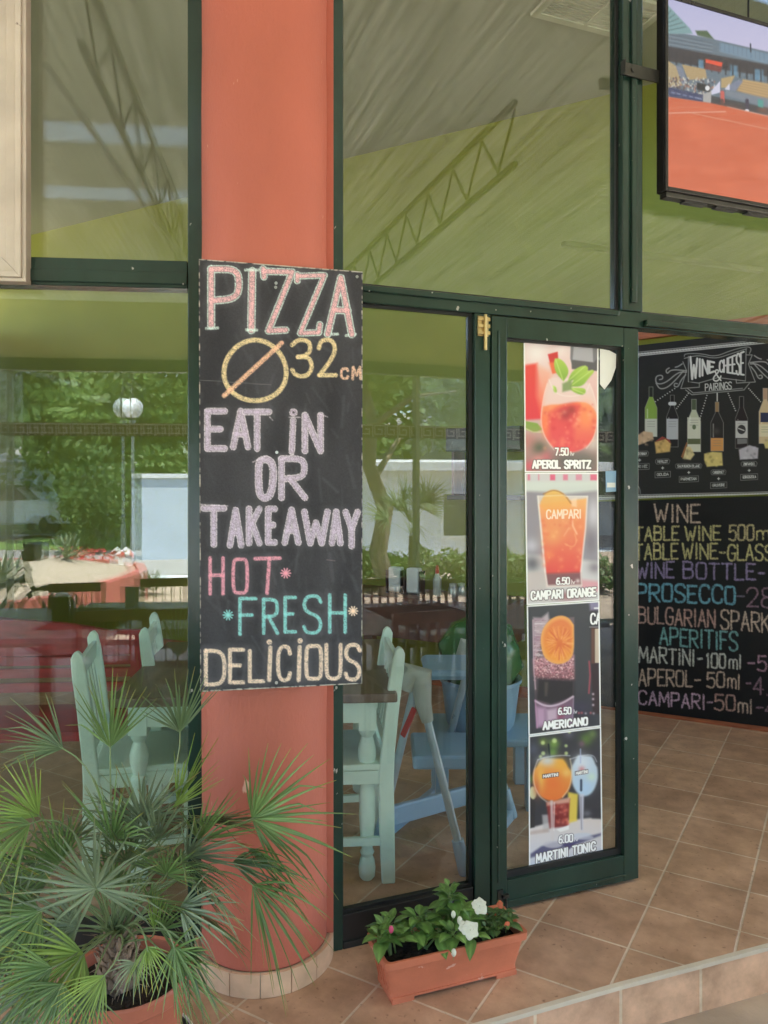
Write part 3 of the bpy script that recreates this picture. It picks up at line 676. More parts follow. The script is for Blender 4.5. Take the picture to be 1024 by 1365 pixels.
for g in glyph('2', 745, 850, 530, 745): c.stroke(g, 27, YO, .95, 1.2, .22, .9)
for g in glyph('C', 885, 925, 705, 765) + glyph('M', 955, 1005, 695, 768): c.stroke(g, 17, ORG, .95, 1, .2, .8)
c.stroke([(0, 775), (450, 805)], 3, (150, 150, 150), .5, .8)
c.px(4.655, 265, 530)
LI, LO = (196, 182, 206), (218, 208, 222)
def lil(g, wd=40, f=LI):
    halo(g, wd)
    for p in g: c.stroke(p, wd + 5, LO, .95, .8, .15, .9)
    for p in g: c.stroke(p, wd - 7, (90, 84, 98), .65, .8)
    for p in g: c.stroke(p, wd - 11, f, .9, 1.2, .36, .9)
for a in (('E', 35, 180, 65, 335), ('A', 195, 325, 65, 325), ('T', 270, 455, 70, 335), ('N', 640, 775, 90, 350), ('R', 495, 678, 360, 640), ('T', 12, 175, 668, 930), ('A', 175, 283, 680, 935), ('K', 293, 395, 672, 922), ('E', 412, 490, 672, 918), ('A', 515, 637, 678, 918), ('A', 808, 898, 690, 922), ('Y', 893, 1005, 692, 940), ('W', 637, 818, 690, 922)):
    lil(L4(*a, 19), 36)
lil([chaikin([(418, 382), (375, 390), (370, 480), (375, 600), (410, 630), (450, 600), (466, 480), (455, 400), (418, 382)])], 42)
lil([[(586, 140), (578, 335)]], 34); lil([[(588, 92)]], 46); c.stroke([(588, 92)], 16, (70, 68, 74), .9)
for p in ([(560, 122), (628, 122)], [(745, 98), (800, 120)], [(335, 400), (420, 362)], [(505, 385), (590, 352)], [(10, 662), (180, 672)], [(440, 120), (458, 140)]): c.stroke(p, 6, LO, .8, 1, .2)
c.px(4.655, 265, 720)
HP, TE, CR_ = (220, 150, 168), (134, 202, 202), (232, 206, 184)
def thin(g, wd, col, ch=.16):
    halo(g, wd * 1.4)
    for p in g: c.stroke(p, wd, col, .95, 1.1, ch, 1.)
for a in (('H', 60, 162, 100, 345), ('O', 203, 312, 108, 338)): thin(L4(*a, 11), 22, HP)
thin([[(350, 115), (503, 112)], [(438, 115), (424, 330)]], 23, HP)
for a in (('F', 245, 365, 352, 595), ('R', 392, 500, 358, 588), ('E', 525, 610, 345, 580), ('S', 642, 768, 340, 582), ('H', 802, 920, 330, 582)): thin(L4(*a, 11), 22, TE)
for a in (('D', 32, 172, 675, 908), ('E', 182, 288, 668, 895), ('L', 305, 412, 675, 888), ('C', 480, 578, 652, 878), ('O', 655, 772, 645, 872), ('U', 780, 893, 638, 868), ('S', 900, 1010, 642, 872)): thin(L4(*a, 12), 25, CR_)
thin([[(445, 668), (437, 868)], [(627, 665), (620, 868)]], 27, CR_); thin([[(438, 633)], [(629, 625)]], 34, CR_, .3)
for (x, y, r, col) in ((540, 205, 30, HP), (182, 465, 30, TE), (958, 440, 28, CR_)):
    for q in range(5): c.stroke([(x - r * math.cos(q * .63), y - r * math.sin(q * .63)), (x + r * math.cos(q * .63), y + r * math.sin(q * .63))], 8, col, .95, 1)
c.stroke([(795, 122), (845, 128)], 4, (150, 130, 130), .6, 1)
# worn pale edges of the board
c.px(1, 0, 0)
for _ in range(420):
    e = nrg.integers(4); q = nrg.random(); l = nrg.uniform(1, 7)
    p = [(265.5 + 1.6 * q, 347 + 574 * q), (483, 363 + 547 * q), (266 + 217 * q, 345.6 + 17 * q), (267 + 215 * q, 921.5 - 10.5 * q)][e]
    c.stroke([p, (p[0] + (l if e > 1 else 0), p[1] + (0 if e > 1 else l))], nrg.uniform(.6, 2.2), (176, 170, 160), .7, .8)
c.build('chalk_drawing', M['chalk'], pb, 1.22)
for px, py in ((368, 377.5), (367.5, 383), (476, 369), (369, 603), (368.5, 910)):
    a, z = FB.sz(px, py); q = MB()
    q.tube([FB.w(a, .0005, z), FB.w(a, -.003, z)], .0045, 12); q.build('screw', M['steel'], pb)

# ------------------------------------------------------------------ drink posters on the door
PY = -.0035
def poster(label, corners, nx, ny, bg, paint):
    q = [FR.sz(*k, PY) for k in corners]; t = thing('drink_poster', label, 'poster', tuple(FR.w((q[2][0] + q[3][0]) / 2, PY, q[3][1])), FR.a, 'drink posters on the door')
    m = MB(); m.hexa([FR.w(q[i][0], y, q[i][1]) for y in (PY - .0002, PY + .001) for i in (3, 2, 1, 0)]); m.build('paper', M['paper'], t)
    c = Canvas(FR, corners, nx, ny, bg, PY - .0006); paint(c); c.px(1, 0, 0)
    bw = 1.7
    for a, b in zip(corners, corners[1:] + corners[:1]): c.stroke([a, b], bw * 2, (244, 244, 244), 1, .8)
    c.build('printed_picture', M['print'], t)
def cap(c, t, x0, x1, yt0, yb0, yt1, yb1, wd=20): word(c, t, x0, x1, yt0, yb0, yt1, yb1, wd, (250, 250, 250), .42, (70, 60, 62), 11, soft=.6)
def p_spritz(c):
    c.px(7.183, 690, 450)
    c.poly([(60, 30), (780, 30), (780, 700), (60, 700)], (232, 214, 216), 1, 1, (222, 176, 174))
    c.poly([(60, 700), (780, 700), (780, 1300), (60, 1300)], (214, 190, 188), 1, 1, (150, 110, 106))
    c.blob(180, 140, 110, (240, 232, 234)); c.blob(420, 120, 60, (240, 225, 226))
    c.poly([(510, 60), (770, 78), (770, 310), (690, 320), (520, 260), (505, 200)], (120, 120, 128)); c.poly([(540, 70), (720, 84), (724, 235), (528, 210)], (172, 172, 182)); c.poly([(516, 215), (730, 240), (765, 200), (765, 320), (520, 300)], (92, 90, 94)); c.poly([(580, 75), (680, 82), (680, 105), (580, 98)], (150, 150, 160), .6)
    c.poly([(62, 265), (190, 245), (250, 600), (230, 780), (62, 790)], (224, 78, 70), 1, 4, (222, 62, 74)); c.poly([(190, 260), (330, 330), (270, 560), (230, 740), (185, 560)], (236, 190, 176), .9, 8, (234, 110, 80))
    c.poly([(290, 160), (385, 135), (400, 330), (335, 345)], (204, 62, 62)); c.poly([(300, 240), (390, 230), (385, 340), (335, 345)], (232, 126, 78), .8, 3)
    c.poly([(75, 800), (190, 820), (240, 880), (150, 910), (75, 880)], (130, 160, 72)); c.stroke([(75, 870), (150, 905), (240, 905)], 10, (200, 214, 160)); c.blob(110, 1000, 90, (190, 130, 126)); c.blob(210, 1060, 70, (96, 100, 82)); c.blob(280, 1150, 60, (206, 110, 118)); c.blob(200, 1180, 60, (212, 140, 140)); c.blob(110, 1230, 50, (206, 96, 110)); c.blob(480, 1180, 160, (96, 92, 90), .9, 90); c.blob(650, 1190, 130, (104, 104, 98), .9, 100); c.blob(720, 1000, 80, (214, 208, 204), .8)
    gl = chaikin([(300, 400), (350, 375), (600, 400), (690, 440), (740, 560), (770, 760), (740, 960), (640, 1075), (500, 1110), (360, 1080), (260, 960), (218, 800), (245, 580), (285, 440), (300, 400)], 2)
    c.poly(gl, (230, 214, 214), .75, 2, (230, 190, 184))
    lq = chaikin([(245, 660), (330, 640), (420, 640), (600, 610), (700, 640), (755, 720), (768, 780), (738, 955), (640, 1070), (500, 1105), (360, 1075), (262, 955), (222, 800), (238, 690), (245, 660)], 2)
    c.poly(lq, (240, 150, 100), 1, 3, (226, 80, 84))
    c.poly(chaikin([(310, 720), (420, 650), (600, 620), (610, 720), (560, 780), (540, 960), (480, 1070), (350, 1040), (290, 900), (310, 720)], 2), (222, 66, 72), .85, 8, (228, 84, 92)); c.blob(460, 730, 55, (150, 40, 48), .7); c.blob(520, 690, 40, (140, 50, 50), .6)
    c.blob(660, 760, 70, (246, 146, 92), .8, 120); c.blob(260, 840, 34, (246, 130, 84), .7, 110); c.blob(650, 960, 60, (232, 100, 90), .6)
    c.stroke(chaikin([(285, 440), (245, 580), (218, 800), (260, 960), (350, 1075)]), 7, (246, 232, 228), .7, 1.2); c.stroke(chaikin([(690, 440), (740, 560), (768, 760), (742, 950), (660, 1060)]), 8, (246, 232, 228), .7, 1.2); c.stroke(chaikin([(300, 400), (360, 540), (520, 570), (660, 530), (690, 440)]), 6, (244, 236, 234), .7, 1)
    for _ in range(70): c.blob(nrg.uniform(260, 740), nrg.uniform(640, 1060), nrg.uniform(8, 26), [(246, 160, 120), (214, 60, 66), (250, 190, 160)][nrg.integers(3)], .35)
    for p in ([(440, 420), (360, 330), (345, 215), (380, 190), (450, 230), (500, 330), (440, 420)], [(480, 420), (520, 320), (620, 265), (680, 275), (670, 330), (560, 400), (480, 420)], [(500, 470), (560, 370), (680, 310), (750, 312), (680, 390), (620, 470), (500, 470)], [(500, 480), (640, 480), (660, 520), (620, 555), (530, 520), (500, 480)], [(340, 460), (370, 470), (380, 530), (345, 520), (340, 460)]):
        c.poly(chaikin(p, 2), (176, 206, 92), 1, 1.2, (130, 170, 70)); c.stroke([p[0], ((p[2][0] + p[3][0]) / 2, (p[2][1] + p[3][1]) / 2)], 8, (206, 224, 140), .8, 1)
    c.poly([(430, 440), (520, 400), (520, 500), (430, 520)], (110, 140, 80), .8, 3)
    c.smooth(2)
    word(c, '7.50', 362, 485, 1060, 1125, 1060, 1125, 15, (250, 248, 246), .35, (90, 60, 60), 8); word(c, 'lv', 508, 540, 1090, 1128, 1092, 1130, 7, (235, 230, 228))
    cap(c, 'APEROL SPRITZ', 148, 698, 1180, 1248, 1180, 1250)
def p_orange(c):
    c.px(7.583, 690, 630)
    c.poly([(80, 10), (830, 10), (830, 1345), (80, 1345)], (206, 204, 208)); c.poly([(80, 180), (830, 130), (830, 900), (80, 820)], (146, 140, 150), 1, 6, (150, 146, 158))
    for x, w_, a in ((115, 24, .8), (215, 10, .8), (355, 52, 1), (485, 48, .7), (620, 62, .55), (775, 78, .9)): c.poly([(x - w_ / 2, 18), (x + w_ / 2, 18), (x + w_ / 2, 78), (x - w_ / 2, 78)], (222, 100, 134), a, 1.2)
    c.poly([(80, 90), (830, 90), (830, 180), (480, 215), (80, 185)], (208, 216, 212), .9, 5)
    c.blob(140, 740, 70, (188, 186, 200)); c.blob(150, 920, 80, (104, 104, 112), .95); c.blob(770, 420, 70, (206, 204, 216), .9, 160); c.blob(740, 700, 60, (120, 114, 128), .8, 120); c.blob(780, 960, 70, (128, 120, 134), .8, 60)
    c.poly([(90, 1010), (290, 990), (290, 1300), (90, 1300)], (196, 184, 184), .8, 5); c.poly([(640, 1080), (830, 1100), (830, 1200), (640, 1190)], (220, 150, 164), .8, 5); c.blob(500, 1250, 160, (150, 90, 96), .8, 50)
    gl = [(200, 230), (712, 235), (690, 560), (640, 1010), (650, 1150), (290, 1160), (270, 1000), (235, 600)]
    c.poly(gl, (224, 212, 206), .85, 1.5)
    c.poly([(215, 320), (700, 260), (682, 560), (634, 1020), (290, 1030), (250, 600)], (240, 180, 110), 1, 3, (226, 74, 70))
    c.poly([(285, 1020), (640, 1010), (648, 1130), (300, 1140)], (120, 70, 78), .9, 4); c.stroke([(300, 1150), (640, 1140)], 14, (230, 210, 210), .6, 2)
    c.blob(360, 640, 100, (238, 168, 104), .7, 120); c.blob(620, 560, 60, (236, 130, 84), .6, 120); c.blob(400, 860, 120, (228, 96, 76), .6); c.blob(310, 830, 50, (244, 150, 90), .6)
    o = chaikin([(230, 300), (290, 190), (380, 165), (480, 215), (545, 300), (530, 370), (380, 430), (250, 380), (230, 300)], 2); c.poly(o, (236, 190, 92), .9, 2, (238, 160, 90)); c.stroke(chaikin([(262, 215), (370, 170), (470, 215), (540, 310)]), 12, (172, 110, 60), .8, 1)
    c.poly([(540, 270), (600, 250), (600, 350), (550, 340)], (246, 226, 206), .5, 2); c.stroke([(555, 480), (560, 540), (600, 620)], 12, (250, 216, 180), .8, 2); c.stroke([(520, 560), (470, 640)], 8, (250, 206, 160), .6, 2); c.stroke(chaikin([(480, 720), (560, 760), (600, 700), (580, 620)]), 8, (248, 190, 130), .6, 1.6)
    c.stroke([(205, 240), (240, 600), (280, 1000), (300, 1140)], 14, (244, 236, 232), .85, 1.4); c.stroke([(708, 240), (690, 560), (642, 1010), (650, 1140)], 12, (240, 228, 226), .8, 1.4); c.stroke([(205, 240), (480, 228)], 6, (244, 240, 236), .7, 1); c.stroke([(480, 240), (708, 240)], 8, (244, 240, 236), .8, 1)
    for _ in range(60): c.blob(nrg.uniform(250, 660), nrg.uniform(440, 1000), nrg.uniform(10, 26), [(250, 190, 130), (226, 90, 70), (240, 140, 90)][nrg.integers(3)], .3)
    c.smooth(2)
    word(c, 'CAMPARI', 295, 640, 380, 465, 375, 458, 13, (250, 226, 206), .35)
    word(c, '6.50', 395, 525, 1065, 1130, 1062, 1125, 15, (252, 250, 250), .35, (80, 60, 66), 8); word(c, 'lv', 545, 580, 1085, 1125, 1085, 1122, 8, (240, 230, 230)); c.blob(610, 1095, 22, (240, 226, 226), .8)
    cap(c, 'CAMPARI ORANGE', 140, 790, 1205, 1285, 1165, 1245)
def p_americano(c):
    c.px(7.583, 690, 800)
    c.im[:] = (66, 68, 74); c.blob(500, 1150, 260, (52, 52, 62), .9, 160); c.blob(640, 1080, 120, (70, 66, 86), .7, 60)
    c.poly([(152, 200), (575, 170), (575, 790), (565, 990), (555, 1260), (195, 1290), (180, 1030), (160, 700)], (118, 100, 108), .95, 2)
    c.poly([(160, 175), (240, 180), (310, 125), (320, 190), (240, 420), (165, 640)], (196, 182, 190), .9, 4, (190, 150, 166)); c.poly([(160, 600), (250, 580), (570, 560), (575, 810), (400, 830), (205, 790), (165, 760)], (206, 150, 162), .95, 5, (130, 84, 92))
    for _ in range(650): c.stroke([(nrg.uniform(165, 572), nrg.triangular(420, 690, 830))], nrg.uniform(6, 14), [(236, 196, 200), (90, 52, 58), (214, 140, 150), (250, 220, 216)][nrg.integers(4)], .75, .8)
    for _ in range(60): y = nrg.uniform(190, 560); c.stroke([(nrg.uniform(160, 200), y), (nrg.uniform(215, 290), y - nrg.uniform(-6, 12))], nrg.uniform(4, 10), [(226, 216, 222), (126, 104, 116), (160, 120, 140)][nrg.integers(3)], .6, 1)
    c.poly([(205, 790), (575, 810), (570, 975), (460, 1035), (340, 1060), (185, 1020)], (44, 42, 46), .97, 6); c.poly([(275, 830), (310, 830), (300, 970), (275, 970)], (92, 84, 76), .7, 3)
    c.poly([(180, 1010), (340, 1065), (565, 975), (560, 1250), (195, 1290)], (112, 84, 104), .9, 5, (150, 120, 150)); c.stroke(chaikin([(182, 1020), (260, 1065), (350, 1075), (460, 1040), (562, 975)]), 18, (226, 206, 222), .9, 2)
    c.poly([(290, 1110), (400, 1090), (400, 1200), (300, 1230)], (220, 196, 214), .7, 5); c.poly([(190, 1080), (280, 1090), (280, 1250), (200, 1280)], (196, 160, 190), .8, 6); c.poly([(410, 1090), (470, 1070), (470, 1180), (410, 1200)], (160, 60, 84), .6, 5); c.stroke([(180, 1010), (200, 1290)], 10, (206, 150, 190), .8, 1.5); c.stroke([(566, 980), (556, 1250)], 8, (190, 170, 196), .7, 1.5); c.stroke([(155, 200), (165, 700), (182, 900)], 8, (226, 196, 210), .8, 1.5)
    o = chaikin([(570, 250), (520, 175), (430, 148), (330, 190), (250, 290), (228, 420), (260, 570), (330, 630), (430, 655), (530, 610), (575, 520), (570, 250)], 2); c.poly(o, (238, 166, 96), 1, 1.5); c.poly([(x * .86 + 60, y * .86 + 62) for x, y in o], (232, 130, 78), 1, 4, (240, 156, 64)); c.blob(430, 450, 60, (222, 106, 66), .7)
    for _ in range(160):
        a = nrg.uniform(0, 6.28); r0 = nrg.uniform(30, 90); r1 = r0 + nrg.uniform(30, 90); c.stroke([(425 + r0 * math.cos(a), 430 + r0 * 1.2 * math.sin(a)), (425 + min(r1, 140) * math.cos(a), 430 + min(r1, 140) * 1.3 * math.sin(a))], 8, [(248, 178, 120), (222, 104, 62), (244, 160, 80)][nrg.integers(3)], .5, 1.2)
    c.poly([(735, 20), (850, 10), (850, 1150), (760, 1150), (745, 700)], (58, 44, 50), .95, 3); c.poly([(725, 20), (850, 10), (850, 100), (735, 105)], (150, 144, 180), .9, 4); c.poly([(735, 110), (850, 105), (850, 270), (735, 275)], (58, 58, 66)); c.stroke([(780, 82), (850, 80)], 16, (240, 240, 246)); c.stroke([(728, 272), (850, 272)], 5, (230, 220, 220)); c.poly([(782, 290), (850, 285), (850, 635), (782, 635)], (206, 188, 170)); c.poly([(745, 285), (780, 285), (780, 640), (745, 640)], (110, 74, 62), .9, 2); c.stroke([(725, 620), (735, 760), (722, 940)], 14, (206, 84, 100), .8, 2)
    for y in (950, 1000, 1060): c.blob(765, y, 12, (222, 206, 220), .9)
    for x in (620, 650, 690, 740, 770): c.blob(x, 1140 + nrg.uniform(-6, 6), 12, [(200, 190, 200), (206, 110, 120)][nrg.integers(2)], .8)
    c.smooth(1)
    word(c, 'CA', 742, 838, 140, 240, 135, 235, 18, (250, 250, 252), .3); word(c, '6.50', 415, 540, 1090, 1155, 1085, 1148, 15, (250, 250, 250), .35, (50, 40, 50), 8); word(c, 'lv', 568, 600, 1108, 1145, 1106, 1143, 7, (230, 226, 230))
    cap(c, 'AMERICANO', 262, 705, 1235, 1308, 1188, 1258)
def p_tonic(c):
    c.px(7, 690, 970)
    c.im[:] = (62, 62, 68)
    for x, y, r, k in ((150, 200, 60, (84, 88, 104)), (240, 130, 40, (112, 130, 70)), (340, 150, 50, (126, 160, 76)), (330, 230, 40, (110, 150, 70)), (640, 110, 60, (96, 124, 62)), (480, 60, 40, (100, 96, 110)), (600, 150, 30, (120, 90, 110)), (120, 480, 40, (90, 120, 60)), (700, 60, 40, (110, 130, 80))): c.blob(x, y, r, k, .9)
    for x, y, r in ((237, 142, 18), (345, 122, 22), (453, 170, 14), (455, 240, 16), (240, 240, 18), (485, 40, 14), (215, 270, 14)): c.ell(x, y, r, r, (206, 222, 150), .85, 2)
    c.ell(142, 610, 34, 60, (226, 226, 176), .9, 2); c.poly([(100, 940), (320, 880), (700, 840), (800, 850), (800, 1310), (100, 1320)], (220, 208, 204), 1, 3, (206, 210, 224))
    c.poly([(110, 640), (170, 700), (160, 930), (110, 940)], (56, 54, 58)); c.poly([(620, 780), (790, 740), (790, 850), (700, 850)], (56, 56, 64), .9, 3); c.blob(650, 800, 40, (140, 140, 150), .6, 30)
    c.poly([(470, 600), (565, 620), (555, 870), (480, 890)], (232, 204, 90), .95, 3); c.poly([(230, 815), (300, 810), (300, 970), (240, 975)], (190, 186, 190), .8, 3); c.poly([(268, 700), (490, 660), (470, 920), (300, 940)], (160, 60, 56), .95, 3, (120, 40, 44)); c.poly([(270, 690), (490, 650), (485, 700), (275, 730)], (226, 180, 160), .8, 3)
    for _ in range(40): c.blob(nrg.uniform(330, 470), nrg.uniform(720, 900), nrg.uniform(8, 18), [(222, 110, 90), (110, 30, 36), (236, 150, 130)][nrg.integers(3)], .5)
    c.poly([(360, 950), (480, 910), (480, 950), (400, 975)], (240, 236, 236)); c.poly([(110, 970), (290, 940), (290, 975), (110, 1000)], (190, 168, 160), .7, 3)
    t = np.linspace(0, 6.283, 40)
    c.poly([(625 + 125 * math.cos(q) * (1 if math.sin(q) > -.4 else .92), 435 + 205 * math.sin(q)) for q in t if math.sin(q) > -.88], (200, 214, 228), .95, 3, (190, 214, 236)); c.blob(600, 330, 80, (222, 226, 234), .8); c.blob(690, 460, 40, (206, 226, 206), .8); c.blob(640, 560, 60, (176, 206, 236), .7); c.blob(600, 390, 28, (214, 130, 130), .8)
    c.stroke([(588, 200), (588, 330)], 10, (176, 186, 216)); c.stroke([(594, 490), (594, 585)], 20, (58, 72, 96))
    c.poly([(575, 620), (620, 620), (612, 960), (588, 960)], (206, 206, 220), .9, 2); c.stroke([(592, 650), (598, 950)], 8, (120, 110, 120), .7, 1); c.ell(610, 1010, 95, 28, (200, 206, 220), .85, 2)
    c.stroke([(290, 155), (302, 290)], 14, (34, 40, 50))
    c.poly([(325 + 182 * math.cos(q) * (1 if math.sin(q) > -.4 else .93), 470 + 215 * math.sin(q)) for q in t if math.sin(q) > -.9], (238, 176, 84), 1, 3, (232, 120, 60)); c.blob(280, 310, 90, (206, 214, 222), .85, 50); c.blob(400, 340, 60, (240, 176, 70), .8); c.blob(330, 520, 90, (236, 120, 64), .8); c.blob(215, 480, 34, (246, 196, 96), .8, 110); c.blob(460, 420, 40, (248, 206, 120), .7); c.blob(180, 560, 36, (206, 112, 76), .7, 90)
    c.stroke(chaikin([(190, 300), (150, 400), (148, 520), (200, 640), (270, 690)]), 8, (244, 226, 214), .8, 1.4); c.stroke(chaikin([(490, 290), (512, 400), (490, 560), (420, 650)]), 8, (246, 226, 190), .8, 1.4); c.stroke(chaikin([(190, 300), (260, 275), (400, 258), (490, 262)]), 7, (226, 230, 236), .9, 1); c.stroke(chaikin([(490, 295), (600, 258), (710, 252), (740, 320)]), 6, (226, 230, 240), .9, 1)
    c.stroke([(318, 690), (322, 850), (326, 1060)], 26, (216, 206, 206), .75, 2); c.stroke([(345, 700), (340, 960)], 8, (246, 240, 240), .8, 1)
    c.poly([(120, 1180), (220, 1110), (330, 1070), (450, 1060), (560, 1040), (780, 985), (780, 1005), (600, 1075), (420, 1125), (200, 1195), (120, 1215)], (88, 88, 122), .95, 3); c.ell(330, 1090, 90, 34, (200, 196, 206), .8, 2); c.ell(620, 1025, 90, 22, (206, 206, 220), .7, 2); c.poly([(430, 1090), (550, 1070), (470, 1150)], (70, 66, 110), .9, 2)
    c.smooth(2)
    for x0, x1, y in ((235, 385, 418), (540, 660, 390)): c.poly([(x0 - 4, y + 18), (x1, y - 4), (x1, y + 38), (x0 - 4, y + 58)], (70, 56, 60), .9); word(c, 'MARTINI', x0 + 6, x1 - 6, y + 25, y + 50, y + 6, y + 32, 8, (246, 244, 240), .3)
    word(c, '6.00', 388, 515, 1010, 1078, 995, 1062, 14, (250, 250, 250), .35, (84, 80, 96), 9); word(c, 'lv', 530, 565, 1026, 1060, 1022, 1056, 7, (226, 226, 236))
    cap(c, 'MARTINI TONIC', 178, 725, 1185, 1262, 1065, 1140, 18)
poster('drink poster with mint leaves in a round tumbler, top of the door strip', [(698.3, 454.2), (798, 460.4), (797.6, 629.5), (699.7, 629.5)], 150, 250, (220, 200, 200), p_spritz)
poster('drink poster with a tall orange highball under a pink striped awning', [(699.7, 630.1), (797.6, 630.1), (799, 800.6), (702.4, 806.8)], 150, 250, (200, 200, 205), p_orange)
poster('dark drink poster with an orange slice in a narrow glass', [(702.4, 807.4), (799.2, 801.2), (801.4, 968.4), (704.8, 980.6)], 150, 250, (66, 68, 74), p_americano)
poster('drink poster with two balloon glasses on a table, lowest of the strip', [(704.9, 981.2), (801.5, 969), (803.6, 1135.8), (705.3, 1157.4)], 150, 260, (60, 60, 66), p_tonic)
# shield shaped sticker and small blue sign on the door glass (inside face)
sh = [(800, 465), (812, 467), (821.5, 472), (821, 490), (815, 507), (806, 519), (800, 512)]
q = [FR.sz(x, y, -.004) for x, y in sh]
st = thing('shield_sticker', 'blank white shield shaped sticker on the door glass beside the top poster', 'sticker', tuple(FR.w(q[5][0], -.004, q[5][1])), FR.a)
MB().prism(q, lambda p: FR.w(p[0], -.0046, p[1]), lambda p: FR.w(p[0], -.0028, p[1])).build('sticker_sheet', M['white'], st)

q = [FR.sz(x, y, -.004) for x, y in ((807.5, 628), (822, 627.5), (822, 655), (808, 656))]
st = thing('blue_sticker', 'small pale blue and white sticker on the door glass beside the orange highball poster', 'sticker', tuple(FR.w(q[3][0], -.004, q[3][1])), FR.a)
MB().prism(q, lambda p: FR.w(p[0], -.0046, p[1]), lambda p: FR.w(p[0], -.0028, p[1])).build('sticker_sheet', M['bluepl'], st)
m_ = MB(); zc = (q[0][1] + q[3][1]) / 2; m_.fbox(FR, q[0][0] + .006, q[1][0] - .006, -.0052, -.0048, zc - .022, zc - .004); m_.build('white_panel', M['white'], st)

# ------------------------------------------------------------------ menu boards on the far wall
MYB = -.035
def wall_board(name, label, cat, quad, nx, ny, bg, paint, frame=None):
    q = [W1.sz(*k, MYB) for k in quad]; t = thing(name, label, cat, tuple(W1.w(q[3][0], MYB, q[3][1])), W1.a)
    m = MB(); m.hexa([W1.w(q[i][0], y, q[i][1]) for y in (MYB + .0006, -.003) for i in (3, 2, 1, 0)]); m.build('panel', M['board'], t)
    c = Canvas(W1, quad, nx, ny, bg, MYB); paint(c); c.im = c.im * .84 + c.im.mean(2, keepdims=True) * .16; c.build('chalk_drawing', M['chalk2'], t); return t, q
def p_menu(c):
    c.im += ((c.grain - .5) * 8)[..., None]; c.px(4.136, 840, 650)
    CR1, YE, PU, TL2, MV, PKC, WH, GR = (200, 172, 150), (196, 184, 118), (140, 122, 168), (100, 166, 188), (138, 104, 122), (190, 146, 132), (200, 200, 188), (110, 170, 168)
    def wl(t, x0, x1, a, b, a1, b1, col, wd=11): word(c, t, x0, x1, a, b, a1, b1, wd, col, .34, wob=8, a=.92, soft=.7, chalk=.12)
    wl('WINE', 135, 385, 95, 188, 92, 190, CR1); wl('TABLE', 30, 268, 218, 292, 216, 290, YE); wl('WINE', 305, 498, 216, 292, 215, 290, YE); wl('500', 548, 682, 212, 292, 208, 290, (190, 172, 120)); wl('ml', 700, 800, 215, 288, 215, 288, YE, 10); wl('- 7.00', 860, 1150, 220, 290, 225, 300, MV)
    wl('TABLE', 30, 262, 312, 396, 310, 394, YE); wl('WINE', 290, 482, 310, 392, 310, 392, YE); wl('-', 492, 528, 310, 395, 310, 395, YE); wl('GLASS', 540, 785, 318, 402, 318, 400, YE); wl('- 3.00', 860, 1150, 322, 402, 330, 410, MV)
    wl('WINE', 38, 242, 418, 498, 412, 498, PU, 12); wl('BOTTLE', 295, 690, 412, 500, 424, 508, PU, 12); wl('-', 705, 745, 425, 508, 425, 508, PU, 12); wl('22', 790, 930, 430, 515, 435, 520, MV)
    wl('PROSECCO', 38, 578, 530, 622, 545, 640, TL2, 14); wl('-', 590, 632, 545, 640, 545, 640, (110, 100, 120)); wl('28', 645, 790, 558, 655, 555, 662, MV)
    wl('BULGARIAN', 48, 468, 655, 742, 680, 772, PKC); wl('SPARKLING', 502, 960, 674, 776, 712, 815, CR1)
    wl('APERITIFS', 165, 592, 772, 862, 802, 900, GR, 12)
    wl('MARTiNI', 50, 355, 880, 962, 896, 980, WH); wl('-', 372, 400, 900, 985, 900, 985, WH); wl('100', 422, 525, 912, 990, 918, 995, WH); wl('ml', 548, 612, 920, 994, 926, 1000, WH, 10); wl('-', 648, 690, 922, 1010, 922, 1010, (170, 130, 150)); wl('5.00', 705, 900, 925, 1008, 935, 1020, (176, 130, 150))
    wl('APEROL', 48, 342, 1000, 1090, 1015, 1098, CR1); wl('-', 355, 390, 1010, 1098, 1010, 1098, CR1); wl('50', 425, 520, 1020, 1100, 1022, 1102, CR1); wl('ml', 540, 605, 1020, 1100, 1030, 1108, CR1, 10); wl('-', 640, 668, 1030, 1120, 1030, 1120, MV); wl('4.50', 682, 900, 1045, 1138, 1060, 1150, MV)
    wl('CAMPARI', 48, 412, 1118, 1190, 1145, 1222, (196, 160, 184)); wl('-', 425, 455, 1140, 1220, 1140, 1220, (170, 140, 160)); wl('50', 468, 578, 1142, 1225, 1150, 1232, PKC); wl('ml', 598, 672, 1160, 1238, 1168, 1245, CR1, 10); wl('-', 695, 735, 1165, 1250, 1165, 1250, MV); wl('4.50', 748, 960, 1170, 1255, 1190, 1280, MV)
wall_board('wine_menu_board', 'black board with hand chalked wine and aperitif price list near the floor', 'menu board', [(782, 669.5), (1085, 659), (1085, 977), (782, 938.5)], 400, 360, (15, 14, 17), p_menu)
